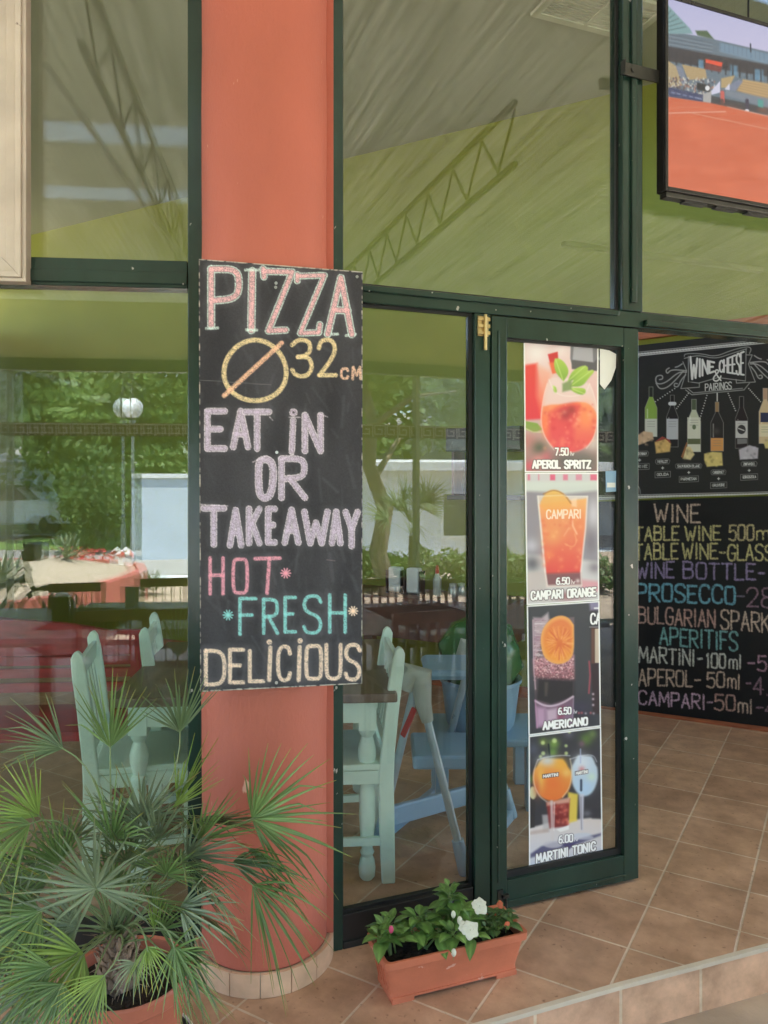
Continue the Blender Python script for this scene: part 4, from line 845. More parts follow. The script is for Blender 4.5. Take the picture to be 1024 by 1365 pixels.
def p_wine(c):
    c.im += ((c.grain - .5) * 5)[..., None]; c.px(5.46, 840, 430); WH, GY = (206, 206, 202), (150, 150, 148)
    for (x0, y0, x1, y1) in ((-260, 262, 800, 155), (-260, 1275, 1300, 1240), (800, 155, 1300, 105)):
        c.stroke([(x0, y0 - 14), (x1, y1 - 14)], 6, GY); c.stroke([(x0, y0 + 12), (x1, y1 + 12)], 6, WH)
        n = int((x1 - x0) / 21)
        for k in range(n): t = (k + .5) / n; c.stroke([(x0 + (x1 - x0) * t - 5, y0 + (y1 - y0) * t), (x0 + (x1 - x0) * t + 5, y0 + (y1 - y0) * t)], 13, WH, .9)
    # banner
    for p in (chaikin([(395, 245), (400, 225), (520, 225), (620, 250), (740, 200), (860, 172), (885, 190), (870, 225)]), chaikin([(395, 260), (500, 235), (620, 265), (740, 225), (850, 190)]), [(425, 245), (425, 430), (500, 440), (640, 400), (840, 425), (845, 195)], [(385, 285), (412, 350), (370, 480), (505, 470), (505, 440)], [(850, 235), (890, 235), (862, 300), (912, 432), (775, 440), (772, 412)], [(405, 490), (450, 525), (830, 490), (870, 440)], [(420, 480), (460, 512), (820, 478)]): c.stroke(p, 6, GY, .95, .8)
    c.poly([(430, 250), (620, 270), (840, 200), (840, 420), (640, 395), (430, 435)], (34, 33, 33), .6)
    word(c, 'WINE', 440, 612, 250, 415, 290, 355, 15, WH, .35); word(c, 'CHEESE', 652, 828, 285, 355, 212, 380, 13, WH, .35); word(c, '&', 605, 662, 345, 425, 345, 425, 10, WH); word(c, 'PAIRINGS', 548, 738, 448, 495, 432, 482, 6, WH, .35)
    for sg in (1, -1):
        X = lambda x, sg=sg: x if sg > 0 else 1285 - x
        for p in ([(410, 350), (300, 340), (270, 375), (260, 345), (285, 330)], [(410, 360), (350, 360), (260, 440), (190, 450), (185, 390), (235, 380), (240, 410), (215, 415)], [(405, 380), (370, 420), (350, 470), (320, 465), (325, 440), (345, 445)], [(190, 440), (215, 485), (270, 475), (330, 420), (390, 350)], [(330, 325), (350, 320), (380, 300)]): c.stroke(chaikin([(X(x), y + (0 if sg > 0 else -60)) for x, y in p]), 9, GY, .95, .8)
    for p in ([(325, 480), (185, 575)], [(425, 515), (340, 625)], [(560, 530), (515, 680)], [(635, 515), (635, 570)], [(715, 515), (768, 640)], [(865, 480), (950, 575)]):
        n = 9
        for k in range(n): t = k / (n - 1); c.stroke([(p[0][0] + (p[1][0] - p[0][0]) * t, p[0][1] + (p[1][1] - p[0][1]) * t)], 9, WH, .9, .8)
    def bottle(x, y0, y1, w_, nk, body, neck, lab, ly0, ly1, lab2=None):
        h = y1 - y0; o = [(x - nk, y0), (x + nk, y0), (x + nk, y0 + h * .22), (x + w_, y0 + h * .42), (x + w_, y1), (x - w_, y1), (x - w_, y0 + h * .42), (x - nk, y0 + h * .22)]
        c.poly(o, body); c.poly([(x - nk, y0), (x + nk, y0), (x + nk, y0 + h * .2), (x - nk, y0 + h * .2)], neck); c.poly([(x - w_, ly0), (x + w_, ly0), (x + w_, ly1), (x - w_, ly1)], lab); c.stroke([(x - w_ * .6, y0 + h * .45), (x - w_ * .6, ly0 - 8)], 8, (230, 232, 226), .5, 1.2)
        c.stroke(o + o[:1], 4, (150, 150, 146), .7)
        if lab2: c.poly([(x - w_, ly1 - 40), (x + w_, ly1 - 40), (x + w_, ly1 - 6), (x - w_, ly1 - 6)], lab2)
        for k in range(3): c.stroke([(x - w_ * .6, ly0 + 20 + k * 18), (x + w_ * .6, ly0 + 20 + k * 18)], 4, (120, 120, 114), .6)
    bottle(153, 468, 830, 44, 15, (128, 164, 60), (40, 42, 36), (190, 192, 180), 700, 830)
    bottle(308, 528, 905, 42, 14, (32, 28, 30), (26, 24, 26), (172, 174, 180), 700, 850); c.stroke([(292, 590), (325, 590)], 26, (190, 192, 196))
    bottle(466, 558, 940, 48, 17, (176, 180, 150), (76, 88, 62), (196, 196, 176), 690, 940, None); c.poly([(420, 845), (512, 845), (512, 885), (420, 885)], (90, 96, 62)); c.ell(467, 760, 14, 18, (96, 110, 80))
    bottle(634, 578, 935, 46, 13, (40, 36, 36), (150, 116, 76), (206, 140, 70), 840, 935); c.blob(630, 790, 24, (70, 62, 60))
    bottle(812, 538, 915, 44, 16, (36, 26, 28), (28, 24, 26), (180, 178, 176), 715, 840); c.ell(812, 778, 30, 34, (52, 48, 50)); c.stroke([(790, 770), (830, 785)], 8, (180, 176, 172)); c.poly([(780, 845), (852, 845), (852, 880), (780, 885)], (110, 108, 108))
    bottle(985, 478, 880, 46, 16, (196, 170, 130), (176, 140, 110), (206, 196, 160), 740, 830); c.poly([(950, 655), (1030, 655), (1030, 725), (950, 725)], (40, 44, 78))
    for p, k in (([(40, 830), (100, 790), (165, 800), (172, 850), (40, 900)], (196, 160, 126)), ([(180, 870), (260, 845), (298, 880), (290, 940), (190, 952)], (206, 166, 92)), ([(385, 990), (405, 900), (440, 905), (470, 960), (440, 1000)], (206, 186, 130)), ([(540, 955), (600, 940), (670, 945), (675, 1040), (560, 1050), (540, 1000)], (206, 184, 104)), ([(792, 925), (870, 892), (935, 912), (930, 990), (800, 998)], (172, 166, 176)), ([(975, 880), (1040, 840), (1080, 860), (1080, 920), (985, 915)], (196, 180, 110))):
        c.poly(p, k, 1, 2)
        for _ in range(14): c.blob(nrg.uniform(min(q[0] for q in p) + 10, max(q[0] for q in p) - 10), nrg.uniform(min(q[1] for q in p) + 12, max(q[1] for q in p) - 8), 9, [tuple(v * .72 for v in k), tuple(min(255, v * 1.12) for v in k)][nrg.integers(2)], .6)
    c.poly([(180, 868), (235, 828), (290, 855), (298, 880), (258, 848)], (150, 60, 50)); c.poly([(385, 990), (372, 975), (412, 868), (420, 880)], (150, 96, 56))
    for x, y, w1, t1, t2 in ((70, 955, 66, 'CHARDONNAY', 'BRIE'), (238, 1012, 52, 'MERLOT', 'GOUDA'), (428, 1045, 96, 'SAUVIGNON BLANC', 'PARMESAN'), (645, 1090, 55, 'CABERNET', 'GRUYERE'), (868, 1030, 58, 'ZINFANDEL', 'GORGONZOLA')):
        c.stroke([(x - w1, y - 10), (x - w1 + 10, y - 18), (x + w1 - 10, y - 20), (x + w1, y - 8), (x + w1 - 8, y + 16), (x - w1 + 8, y + 18), (x - w1, y + 8), (x - w1, y - 10)], 4, GY, .7); word(c, t1, x - w1 + 14, x + w1 - 14, y - 9, y + 9, y - 10, y + 8, 3.5, WH, .3)
        word(c, '+', x - 10, x + 10, y + 35, y + 58, y + 34, y + 57, 5, WH); k = min(70, w1 + 4); c.stroke([(x - k, y + 75), (x + k, y + 70), (x + k, y + 112), (x - k, y + 118), (x - k, y + 75)], 4, GY, .7); word(c, t2, x - k + 14, x + k - 14, y + 86, y + 104, y + 82, y + 100, 3.5, WH, .3)
    c.stroke(chaikin([(45, 300), (50, 265), (70, 245)]), 5, GY); c.stroke(chaikin([(40, 1175), (70, 1200), (75, 1245)]), 5, GY)
wall_board('wine_pairing_board', 'printed black wine and cheese pairing board hung above the chalked price list', 'menu board', [(782, 468), (1085, 434), (1085, 656.5), (782, 667)], 400, 330, (36, 35, 34), p_wine)
q = [W1.sz(*k, -.03) for k in ((782, 462), (1085, 425))]
tb = thing('wooden_shelf_rail', 'orange brown wooden rail on the wall just above the wine pairing board', 'rail', tuple(W1.w(q[0][0], -.03, q[0][1])), W1.a)
m_ = MB(); m_.hexa([W1.w(a, y, z + dz) for dz in (.004, .055) for a, z, y in ((q[0][0], q[0][1], -.05), (q[1][0], q[1][1], -.05), (q[1][0], q[1][1], -.003), (q[0][0], q[0][1], -.003))]); m_.build('rail_board', M['skirt'], tb)

# ------------------------------------------------------------------ television on its bracket
TVY = -.085
tvc = [(887.5, -3), (1120, 56), (1120, 300), (892, 249)]
FT = Fr(*(FR.w(0, TVY, 0).xy), 21.5)
tq = [FT.sz(*k) for k in ((884.5, -9), (1122, 50), (1122, 305), (888.5, 254))]
tl, tr_, tt, tbm = FT.sz(886, 120)[0], FT.sz(886, 120)[0] + 1.05, tq[0][1], tq[3][1]
tv = thing('wall_television', 'flat black television showing a clay tennis court, bracketed to the green mullion', 'television', tuple(FT.w(tl, 0, tbm)), FT.a)
b_ = .014
m_ = MB(); m_.fbox(FT, tl, tr_, .004, .045, tbm, tt); m_.fbox(FT, tl + .12, tr_ - .12, .046, .07, tbm + .05, tt - .12)
m_.build('housing', M['black'], tv, bevel=.003)
m_ = MB()
for x0, x1, z0, z1 in ((tl, tl + b_, tbm, tt), (tr_ - b_, tr_, tbm, tt), (tl + b_, tr_ - b_, tbm, tbm + .016), (tl + b_, tr_ - b_, tt - b_, tt)): m_.fbox(FT, x0, x1, -.006, .0035, z0, z1)
m_.build('bezel', M['black'], tv, bevel=.002)
m_ = MB(); m_.fbox(FT, tl + .01, tr_ - .01, .0, .04, tbm - .022, tbm - .001)
m_.build('speaker_bar', M['darksteel'], tv, bevel=.004)
for k in range(4): MB().fbox(FT, tl + .1 + k * .16, tl + .21 + k * .16, .002, .03, tbm - .03, tbm - .023).build('speaker_grille', M['black'], tv)
proj = lambda a, z: (lambda p: (CX + FPX * p.x / p.y, HZ - FPX * (p.z - CAMZ) / p.y))(FT.w(a, 0, z))
cor = [proj(tl + b_, tt - b_), proj(tr_ - b_, tt - b_), proj(tr_ - b_, tbm + .016), proj(tl + b_, tbm + .016)]
c = Canvas(FT, cor, 420, 300, (205, 205, 225), .0); c.px(4.79, 880, 0)
# scene on the screen: pale sky, stadium roof and stands, clay court (slopes follow the tilted frame)
c.poly([(40, -60), (1300, 250), (1300, 600), (40, 300)], (176, 178, 214), 1, 2, (206, 200, 224))
c.poly([(40, 200), (160, 215), (300, 240), (690, 330), (1300, 470), (1300, 900), (40, 640)], (96, 112, 122), 1, 1.5)
c.poly([(40, 20), (190, 180), (210, 215), (40, 215)], (120, 156, 158), 1, 1.5)
for k in range(6): c.stroke([(45 + k * 24, 40 + k * 26), (45, 75 + k * 24)], 5, (60, 84, 84), .8)
c.poly([(225, 195), (300, 195), (345, 250), (240, 225)], (70, 92, 62), 1, 2)
for k in range(9): c.stroke([(50, 215 + k * 13), (335, 275 + k * 11)], 4, [(74, 84, 94), (136, 150, 160)][k % 2], .9)
c.poly([(380, 270), (700, 345), (1300, 490), (1300, 560), (700, 410), (380, 330)], (112, 138, 156), 1, 1.5)
for k in range(30): x = 385 + k * 28; c.stroke([(x, 272 + (x - 380) * .235), (x, 320 + (x - 380) * .235)], 3, (70, 90, 110), .8)
c.poly([(50, 295), (700, 415), (1300, 560), (1300, 640), (700, 490), (50, 390)], (54, 52, 54), 1, 2)
for x, w_ in ((240, 40), (450, 45), (600, 60), (760, 80), (900, 80), (1050, 90)): c.poly([(x, 345 + (x - 50) * .17), (x + w_, 352 + (x - 50) * .17), (x + w_, 420 + (x - 50) * .17), (x, 415 + (x - 50) * .17)], (96, 140, 166), .8, 3)
for k in range(26): x = 60 + k * 45; c.stroke([(x, 320 + (x - 50) * .19), (x, 400 + (x - 50) * .2)], 10, (40, 40, 42), .8)
c.poly([(50, 385), (100, 420), (170, 540), (50, 560)], (170, 150, 110)); c.poly([(140, 410), (290, 440), (300, 500), (180, 510)], (172, 148, 104)); c.poly([(390, 500), (480, 480), (440, 560), (390, 560)], (176, 152, 106)); c.poly([(530, 505), (1300, 640), (1300, 800), (490, 580)], (186, 154, 104), 1, 2)
for k in range(5): c.stroke([(520 - k * 8, 520 + k * 14), (1300, 668 + k * 26)], 4, (140, 112, 78), .8)
c.poly([(100, 415), (140, 430), (175, 530), (140, 540)], (118, 126, 140)); c.poly([(440, 545), (500, 510), (530, 520), (480, 580), (440, 575)], (120, 128, 146)); c.poly([(290, 375), (400, 398), (395, 425), (290, 400)], (226, 76, 50)); c.poly([(290, 402), (395, 425), (390, 460), (285, 440)], (110, 56, 52))
for _ in range(180): x = nrg.uniform(55, 350); c.ell(x, nrg.uniform(490, 590) + (x - 55) * .05, 5, 7, [(190, 190, 190), (90, 70, 64), (50, 54, 70), (170, 120, 100), (206, 200, 180)][nrg.integers(5)], .85)
c.poly([(55, 555), (275, 605), (272, 650), (55, 615)], (60, 66, 96)); c.poly([(325, 610), (700, 690), (1300, 830), (1300, 870), (700, 735), (325, 660)], (58, 60, 62), 1, 1.5); c.poly([(420, 575), (700, 630), (1300, 770), (1300, 830), (700, 690), (420, 610)], (116, 126, 136), 1, 1.5)
for x in (75, 110, 150, 190, 225, 245): c.stroke([(x, 585 + (x - 55) * .22), (x + 18, 589 + (x - 55) * .22)], 9, (150, 160, 190), .7)
c.poly([(235, 525), (320, 545), (320, 590), (235, 572)], (36, 38, 40)); c.ell(303, 562, 15, 17, (226, 226, 226)); c.poly([(275, 600), (330, 580), (325, 660), (275, 650)], (166, 164, 160)); c.poly([(328, 580), (384, 515), (384, 590), (330, 605)], (206, 206, 226)); c.poly([(412, 570), (445, 530), (445, 575)], (206, 206, 222)); c.poly([(625, 632), (660, 640), (660, 690), (625, 680)], (76, 150, 140))
c.stroke([(578, 280), (580, 330)], 8, (40, 44, 50)); c.stroke([(398, 590), (400, 650)], 26, (196, 90, 80)); c.stroke([(396, 640), (400, 665)], 20, (90, 60, 56)); c.stroke([(556, 640), (558, 690)], 22, (60, 54, 70)); c.ell(555, 705, 14, 9, (226, 226, 230))
c.poly([(40, 615), (330, 658), (700, 740), (1300, 875), (1300, 1600), (40, 1260)], (206, 98, 64), 1, 1.5, (212, 98, 62))
yy = c.Y; 
for _ in range(260): x = nrg.uniform(50, 1250); y = nrg.uniform(690, 1450); c.blob(x, y, nrg.uniform(20, 90), [(232, 118, 78), (196, 82, 44), (222, 104, 64)][nrg.integers(3)], .3, nrg.uniform(8, 30))
c.stroke([(50, 722), (420, 712)], 5, (236, 190, 170), .9); c.stroke([(180, 716), (700, 826), (1300, 952)], 4, (232, 176, 150), .8); c.stroke([(430, 680), (700, 745), (1300, 890)], 4, (240, 200, 180), .7); c.stroke([(60, 690), (250, 682)], 3, (226, 150, 120), .6)
c.smooth(1); c.im = c.im * .86 + np.array((150, 148, 158)) * .14  # grey screen glare mixed into the picture colours
c.build('screen', M['screen'], tv)
# bracket arm
ba, bz_ = FR.sz(829, 90, -.055); be = FT.sz(888, 97)[0]
m_ = MB(); m_.fbox(FR, ba, be + .05, -.056, -.049, bz_ - .024, bz_ + .024); m_.fbox(FR, ba, ba + .004, -.075, -.0565, bz_ - .024, bz_ + .024); m_.tube([FR.w(ba + .05, -.062, bz_), FR.w(ba + .05, -.0565, bz_)], .009, 12)
m_.build('bracket_arm', M['darksteel'], tv, bevel=.001)
m_ = MB(); cx_ = FT.sz(1011, 10)[0]; m_.tube([FT.w(cx_, .05, tt - .05), FT.w(cx_, .05, tt + .03), FT.w(cx_ + .01, .055, tt + .5)], .004, 6); m_.build('power_cable', M['black'], tv)

# ------------------------------------------------------------------ fan palm in its pot
PC = Vector((-.672, 2.02, 0))
pot = thing('plant_pot', 'round terracotta coloured pot holding the fan palm beside the column', 'plant pot', tuple(PC))
m_ = MB(); m_.lathe([(.118, .012), (.125, .02), (.152, .2), (.157, .2), (.163, .206), (.163, .236), (.158, .242), (.150, .238), (.147, .19)], PC, 48, cap=False); m_.lathe([(.118, .012), (0.0001, .012)], PC, 48, cap=False)
m_.build('pot_wall', M['terra2'], pot, smooth=True)
MB().lathe([(.1495, .205), (.1, .21), (.05, .217), (.0001, .216)], PC, 32).build('soil', M['soil'], pot, smooth=True)
sa = thing('pot_saucer', 'shallow dark saucer with pale rim standing under the palm pot', 'saucer', tuple(PC + Vector((.0, 0, 0))))
MB().lathe([(.0001, .001), (.155, .001), (.168, .03), (.172, .032), (.172, .034), (.166, .034), (.15, .009), (.0001, .009)], PC, 40).build('saucer_dish', M['darksteel'], sa, smooth=True)
MB().lathe([(.172, .0345), (.174, .037), (.17, .039), (.166, .0355)], PC, 40, cap=False).build('rim', M['white'], sa, smooth=True)

def frond_mesh(leaf, pet, hub, u, nrm, Rr, spread, nl, droop, base, seed, foldk=.25, wmul=1):
    """leaf: builder of the fan; every leaflet is a folded blade, the blades join near the hub"""
    r = random.Random(seed); u = u.normalized(); nrm = (nrm - u * nrm.dot(u)).normalized(); v = nrm.cross(u)
    st = spread / (nl - 1)
    for i in range(nl):
        a = -spread / 2 + st * i + r.uniform(-.035, .035)
        e = abs(a) / (spread / 2)
        L = Rr * (1 - .22 * e ** 2) * r.uniform(.8, 1.07)
        cup = .16 * math.cos(a * 1.1)
        d = (u * math.cos(a) + v * math.sin(a) + nrm * (.10 * e * r.uniform(.5, 1.6) + r.uniform(-.11, .11)))
        d.normalize(); side = (v * math.cos(a) - u * math.sin(a)).normalized(); side = (side - d * side.dot(d)).normalized(); nn = d.cross(side)
        if nn.dot(nrm) < 0: nn = -nn
        tw = r.uniform(-.5, .5); kink = r.random() < .26; kd = r.uniform(.15, .7)
        rings = []; N = 8; fuse = .24
        for k in range(N + 1):
            t = k / N; rad = t * L
            wf = 2 * math.tan(st / 2) * min(rad, fuse * L) * 1.06
            if t <= fuse: wd = max(wf, .0012)
            else: wd = wf * (1 - ((t - fuse) / (1 - fuse)) ** 1.5) * (.98 - .18 * t) + .0007
            wd *= wmul
            c0_ = hub + d * rad - Vector((0, 0, 1)) * (droop * L * t ** 2.4 * (1 + .4 * (i % 3 == 0))) + nn * (tw * .02 * L * t * t)
            if kink and t > .6: c0_ = c0_ - Vector((0, 0, 1)) * kd * L * (t - .6) - d * .1 * L * (t - .6)
            ang = tw * t; s2 = side * math.cos(ang) + nn * math.sin(ang); n2 = nn * math.cos(ang) - side * math.sin(ang)
            f = foldk * wd
            rings.append((c0_ - s2 * wd / 2 + n2 * f, c0_ - n2 * f * .6, c0_ + s2 * wd / 2 + n2 * f))
        vs = [p for ring in rings for p in ring]; fs = []
        if leaf.tone is None: leaf.tone = []
        tn_ = r.uniform(.78, 1.14); dry = r.random() < .35
        for k in range(N + 1):
            q_ = (1.55 * tn_, .98 * tn_, .62 * tn_) if (k == N or (dry and k == N - 1)) else (tn_,) * 3
            leaf.tone += [tuple(x_ * .92 for x_ in q_), tuple(x_ * 1.22 for x_ in q_), tuple(x_ * 1.0 for x_ in q_)]
        for k in range(N):
            b = 3 * k; fs += [(b, b + 1, b + 4, b + 3), (b + 1, b + 2, b + 5, b + 4)]
        leaf.add(vs, fs)
    # petiole from the crown of the trunk to the hub
    p0, p3 = base, hub; mid = (p0 + p3) / 2; h = (p3 - p0).length
    p1 = p0 + Vector(((p3 - p0).x * .22, (p3 - p0).y * .22, (p3 - p0).z * .22 + .18 * h)); p2 = p3 - u * .3 * h
    P = [p0 * (1 - t) ** 3 + p1 * 3 * t * (1 - t) ** 2 + p2 * 3 * t * t * (1 - t) + p3 * t ** 3 for t in [k / 12 for k in range(13)]]
    P.append(hub + u * .012)
    pet.tube(P, [.0030 - .0013 * k / 13 for k in range(14)], 6)

palm = thing('fan_palm', 'potted fan palm with a scaly stump and many spiky green fronds', 'palm', (PC.x, PC.y, .215))
base0 = Vector((-.698, 2.0, .34))
tk = MB(); b0 = Vector((-.69, 2.0, .20)); tk.lathe([(.034, 0), (.042, .03), (.040, .08), (.03, .125), (.014, .16)], b0, 20)
for i in range(95):       # leaf-base scales
    h = .008 + .135 * (i / 95) ** 1.05; a = i * 2.4; rr = .041 * (1 - (h / .2) ** 2.2) + rng.uniform(-.004, .006); c_ = b0 + Vector((math.cos(a) * rr, math.sin(a) * rr, h)); o_ = Vector((math.cos(a), math.sin(a), 0)); tn = Vector((-math.sin(a), math.cos(a), 0)); l = rng.uniform(.03, .055); wd = rng.uniform(.012, .02)
    tip = c_ + o_ * (.012 + rng.uniform(0, .016)) + Vector((0, 0, l)) + tn * rng.uniform(-.01, .01)
    tk.add([c_ - tn * wd - o_ * .006, c_ + tn * wd - o_ * .006, c_ + o_ * .013 + Vector((0, 0, l * .25)), tip], [(0, 1, 2), (0, 2, 3), (2, 1, 3), (1, 0, 3)])
tk.build('trunk', M['fibre'], palm)
fb_ = MB()
for i in range(160):      # loose fibres
    a = rng.uniform(0, 6.28); h = rng.uniform(0, .16); r0 = .036; p = b0 + Vector((math.cos(a) * r0, math.sin(a) * r0, h)); q = p + Vector((math.cos(a + rng.uniform(-1, 1)) * rng.uniform(.015, .05), math.sin(a + rng.uniform(-1, 1)) * rng.uniform(.015, .05), rng.uniform(-.02, .04))); fb_.tube([p, (p + q) / 2 + Vector((0, 0, .006)), q], [.0012, .001, .0004], 4)
fb_.build('trunk_fibre', M['fibre'], palm)
EX, EY, EZ = Vector((1, 0, 0)), Vector((0, 1, 0)), Vector((0, 0, 1))
#        px    py   depth  dir  tilt  roll   R   spread nl droop mat
FRONDS = [
 (147, 996, 1.98,  86,  10,   0, .225,  88, 17, .04, 1),
 (84,  998, 2.03, 148,  15,  48, .20,   95, 18, .10, 3),
 (240, 976, 2.16,  92,   8,  25, .20,  100, 18, .05, 3),
 (52, 1088, 1.90, 128,  22,  20, .205,  85, 17, .05, 0),
 (40, 1098, 1.86, 195,  35,  55, .20,  130, 20, .18, 1),
 (236, 1072, 1.98, 70,  12,  30, .235,  34,  9, .02, 0),
 (228, 1078, 1.93, 44,  20,  30, .215,  22,  7, .02, 0),
 (190, 1092, 1.98, 92, 24,  10, .215,  220, 30, .08, 2),
 (250, 1096, 2.08, 30,  30,  55, .22,  150, 24, .15, 3),
 (336, 1092, 1.98, 22,  14, -12, .275, 150, 27, .10, 1),
 (330, 1130, 1.92, -20, 20,  40, .25,   70, 13, .16, 1),
 (337, 1180, 1.90, -32, 24,  12, .235, 110, 19, .30, 1),
 (128, 1184, 1.82, 100, 22,   0, .215, 285, 32, .05, 2),
 (222, 1166, 1.86,  62, 30,   8, .150, 150, 25, .08, 1),
 (240, 1150, 1.90,   8, 38,  30, .21,  150, 25, .14, 3),
 (262, 1178, 1.86,  -8, 36,  42, .19,  120, 21, .14, 2),
 (112, 1272, 1.80, 205, 42,  10, .205, 150, 22, .16, 0),
 (92, 1262, 1.88, 150,  30,  30, .15,  110, 18, .10, 0),
 (222, 1274, 1.82, -14, 34,  14, .225, 118, 20, .10, 1),
 (250, 1266, 1.80, -38, 40,  20, .16,  110, 16, .14, 3),
 (119, 1322, 1.74, 262, 42,   0, .125, 130, 18, .10, 3),
 (180, 1284, 1.80, 268, 55,   0, .075, 200, 17, .22, 2),
 (8,  1186, 1.92, 120,  40,  20, .22,  240, 30, .12, 2),
 (24, 1262, 1.90, 190,  40,  30, .20,  180, 24, .18, 3),
 (-30, 1130, 1.88,  30, 30,  30, .20,  120, 20, .12, 0),
 (206, 1238, 1.86,  86, 18,  20, .13,   34,  8, .02, 0),
 (176, 1130, 2.10,  96, 16,  10, .24,   70, 14, .05, 3),
 (60, 1180, 2.06, 150,  26,  20, .24,  150, 24, .10, 3),
 (150, 1180, 2.08, 100, 20,   0, .22,  190, 26, .10, 1),
 (286, 1096, 2.13,  20, 20,  50, .20,  100, 18, .10, 3),
 (96, 1120, 2.0,   62,  30,  30, .19,  150, 24, .12, 2),
 (40, 1320, 1.84, 215,  36,  20, .18,  150, 22, .14, 2),
 (270, 1220, 1.90, -10, 30,  50, .17,  120, 20, .14, 3),
 (170, 1150, 1.95, 60, 30,  15, .21,  170, 26, .10, 3),
 (210, 1120, 1.97, 110, 26, -12, .20, 150, 24, .08, 2),
 (80, 1150, 1.94, 130, 30, 20, .20, 170, 26, .10, 1),
 (250, 1140, 1.92, 20, 22, 20, .20, 120, 20, .08, 2),
 (20, 1230, 1.84, 150, 30, 10, .22, 170, 26, .12, 2),
 (84, 1312, 1.72, 240, 30, 5, .15, 140, 20, .12, 1),
 (140, 1300, 1.70, 225, 36, -8, .13, 100, 16, .12, 0),
 (70, 1290, 1.74, 190, 30, 8, .20, 110, 18, .14, 1),
 (232, 1262, 1.78, -60, 34, 5, .14, 110, 17, .16, 1),
 (310, 1150, 1.94, 4, 24, 16, .22, 90, 15, .16, 3),
 (214, 1240, 1.88, 20, 24, 10, .15, 150, 22, .10, 1),
 (196, 1262, 1.79, 300, 40, 0, .10, 120, 15, .15, 0),
 (105, 1235, 1.86, 165, 26, 10, .20, 160, 24, .1, 2),
 (150, 1120, 1.92, 80, 20, -20, .22, 120, 20, .08, 1),
 (265, 1120, 2.0, 50, 18, 20, .2, 110, 18, .08, 1),
 (55, 1215, 1.82, 200, 30, 20, .20, 150, 22, .14, 1),
 (200, 1200, 1.88, 20, 30, 20, .17, 130, 20, .1, 1),
 (240, 1210, 1.84, -5, 24, -10, .19, 110, 18, .1, 2),
]
for i, (px, py, dp, ang, tilt, roll, Rr, spread, nl, droop, mi) in enumerate(FRONDS):
    hub = ray(px, py, dp); im = EX * math.cos(R(ang)) + EZ * math.sin(R(ang)); ti = R(tilt)
    u = im * math.cos(ti) - EY * math.sin(ti); n = -EY * math.cos(ti) - im * math.sin(ti)
    n = Matrix.Rotation(R(roll), 3, u) @ n
    bb = base0 + Vector((rng.uniform(-.02, .02), rng.uniform(-.02, .02), rng.uniform(-.03, .02)))
    lf, pt = MB(), MB(); frond_mesh(lf, pt, hub, u, n, Rr, R(spread), nl, droop * .7, bb, i, .25, 1.28)
    o = lf.build('frond', LEAF[mi], palm, smooth=2); pt.build('petiole', M['petiole'], o, smooth=True)

# ------------------------------------------------------------------ flower box with bedding plants
A0 = Vector((.022, 2.238, 0)); FX = Fr(A0.x, A0.y, 20.2); BL_, BH = .418, .137
box = thing('flower_box', 'long terracotta plastic flower box standing by the door sill', 'flower box', tuple(FX.w(BL_ / 2, .07, 0)), FX.a)
def ring(a0, a1, y0, y1, z, cr=.014, n=4):
    out = []
    for cx, cy, s in ((a1 - cr, y1 - cr, 0), (a0 + cr, y1 - cr, 1), (a0 + cr, y0 + cr, 2), (a1 - cr, y0 + cr, 3)):
        for k in range(n + 1): t = math.pi / 2 * (s + k / n); out.append(FX.w(cx + cr * math.cos(t), cy + cr * math.sin(t), z))
    return out
prof = [(0, .0, .012), (0, .0, .018), (0, .004, .019), (.0, .004, .03), (-.017, -.012, BH - .022), (-.026, -.021, BH - .022), (-.027, -.022, BH), (-.022, -.017, BH + .001), (-.013, -.008, BH - .004), (-.008, -.002, .06)]
rings = [ring(e, BL_ - e, f, .13 - f, z) for e, f, z in prof]; n = len(rings[0]); m_ = MB()
m_.add([p for r_ in rings for p in r_], [(i * n + j, i * n + (j + 1) % n, (i + 1) * n + (j + 1) % n, (i + 1) * n + j) for i in range(len(rings) - 1) for j in range(n)] + [tuple(range(n))[::-1]])
for sa_ in (.0, BL_ - .075):      # feet leave a shallow arch along the base
    m_.fbox(FX, sa_ + .003, sa_ + .072, .001, .128, 0, .0125)
m_.build('trough', M['terra'], box, smooth=True)
for k in range(4):
    y = .03 + k * .024; q = MB(); q.hexa([FX.w(a, yy_, z) for z, a1 in ((.03, 0.0), (BH - .03, -.0155)) for a, yy_ in ((a1 - .0035, y), (a1 + .002, y), (a1 + .002, y + .007), (a1 - .0035, y + .007))]); q.build('end_rib', M['terra'], box)
so_ = MB(); rs = ring(-.01, BL_ + .01, -.005, .135, BH - .035); so_.add(rs + [FX.w(BL_ / 2, .065, BH - .022)], [(i, (i + 1) % n, n) for i in range(n)]); so_.build('soil', M['soil'], box)

def leaf_add(m, base, d, up, L, wd, fold=.25, droop=.3, tone=1.):
    d = d.normalized(); s = d.cross(up).normalized(); n_ = s.cross(d).normalized(); NS = 7; vs = []
    if m.tone is None: m.tone = []
    for k in range(NS + 1):
        t = k / NS; h = wd * (math.sin(math.pi * t ** .82) ** .85) * (1 - .15 * t) + .0006
        c_ = base + d * (L * t) + Vector((0, 0, -1)) * (droop * L * t * t)
        for x, f in ((-1, 1), (-.5, .45), (0, 0), (.5, .45), (1, 1)):
            wv = .05 * wd * math.sin(k * 2.6 + x * 2)
            vs.append(c_ + s * (x * h) + n_ * (fold * h * f + wv)); m.tone.append(tone * (1.5 if x == 0 else (.86 if (k % 2 and abs(x) == .5) else 1.0)))
    m.add(vs, [(5 * k + j, 5 * k + j + 1, 5 * k + 6 + j, 5 * k + 5 + j) for k in range(NS) for j in range(4)])
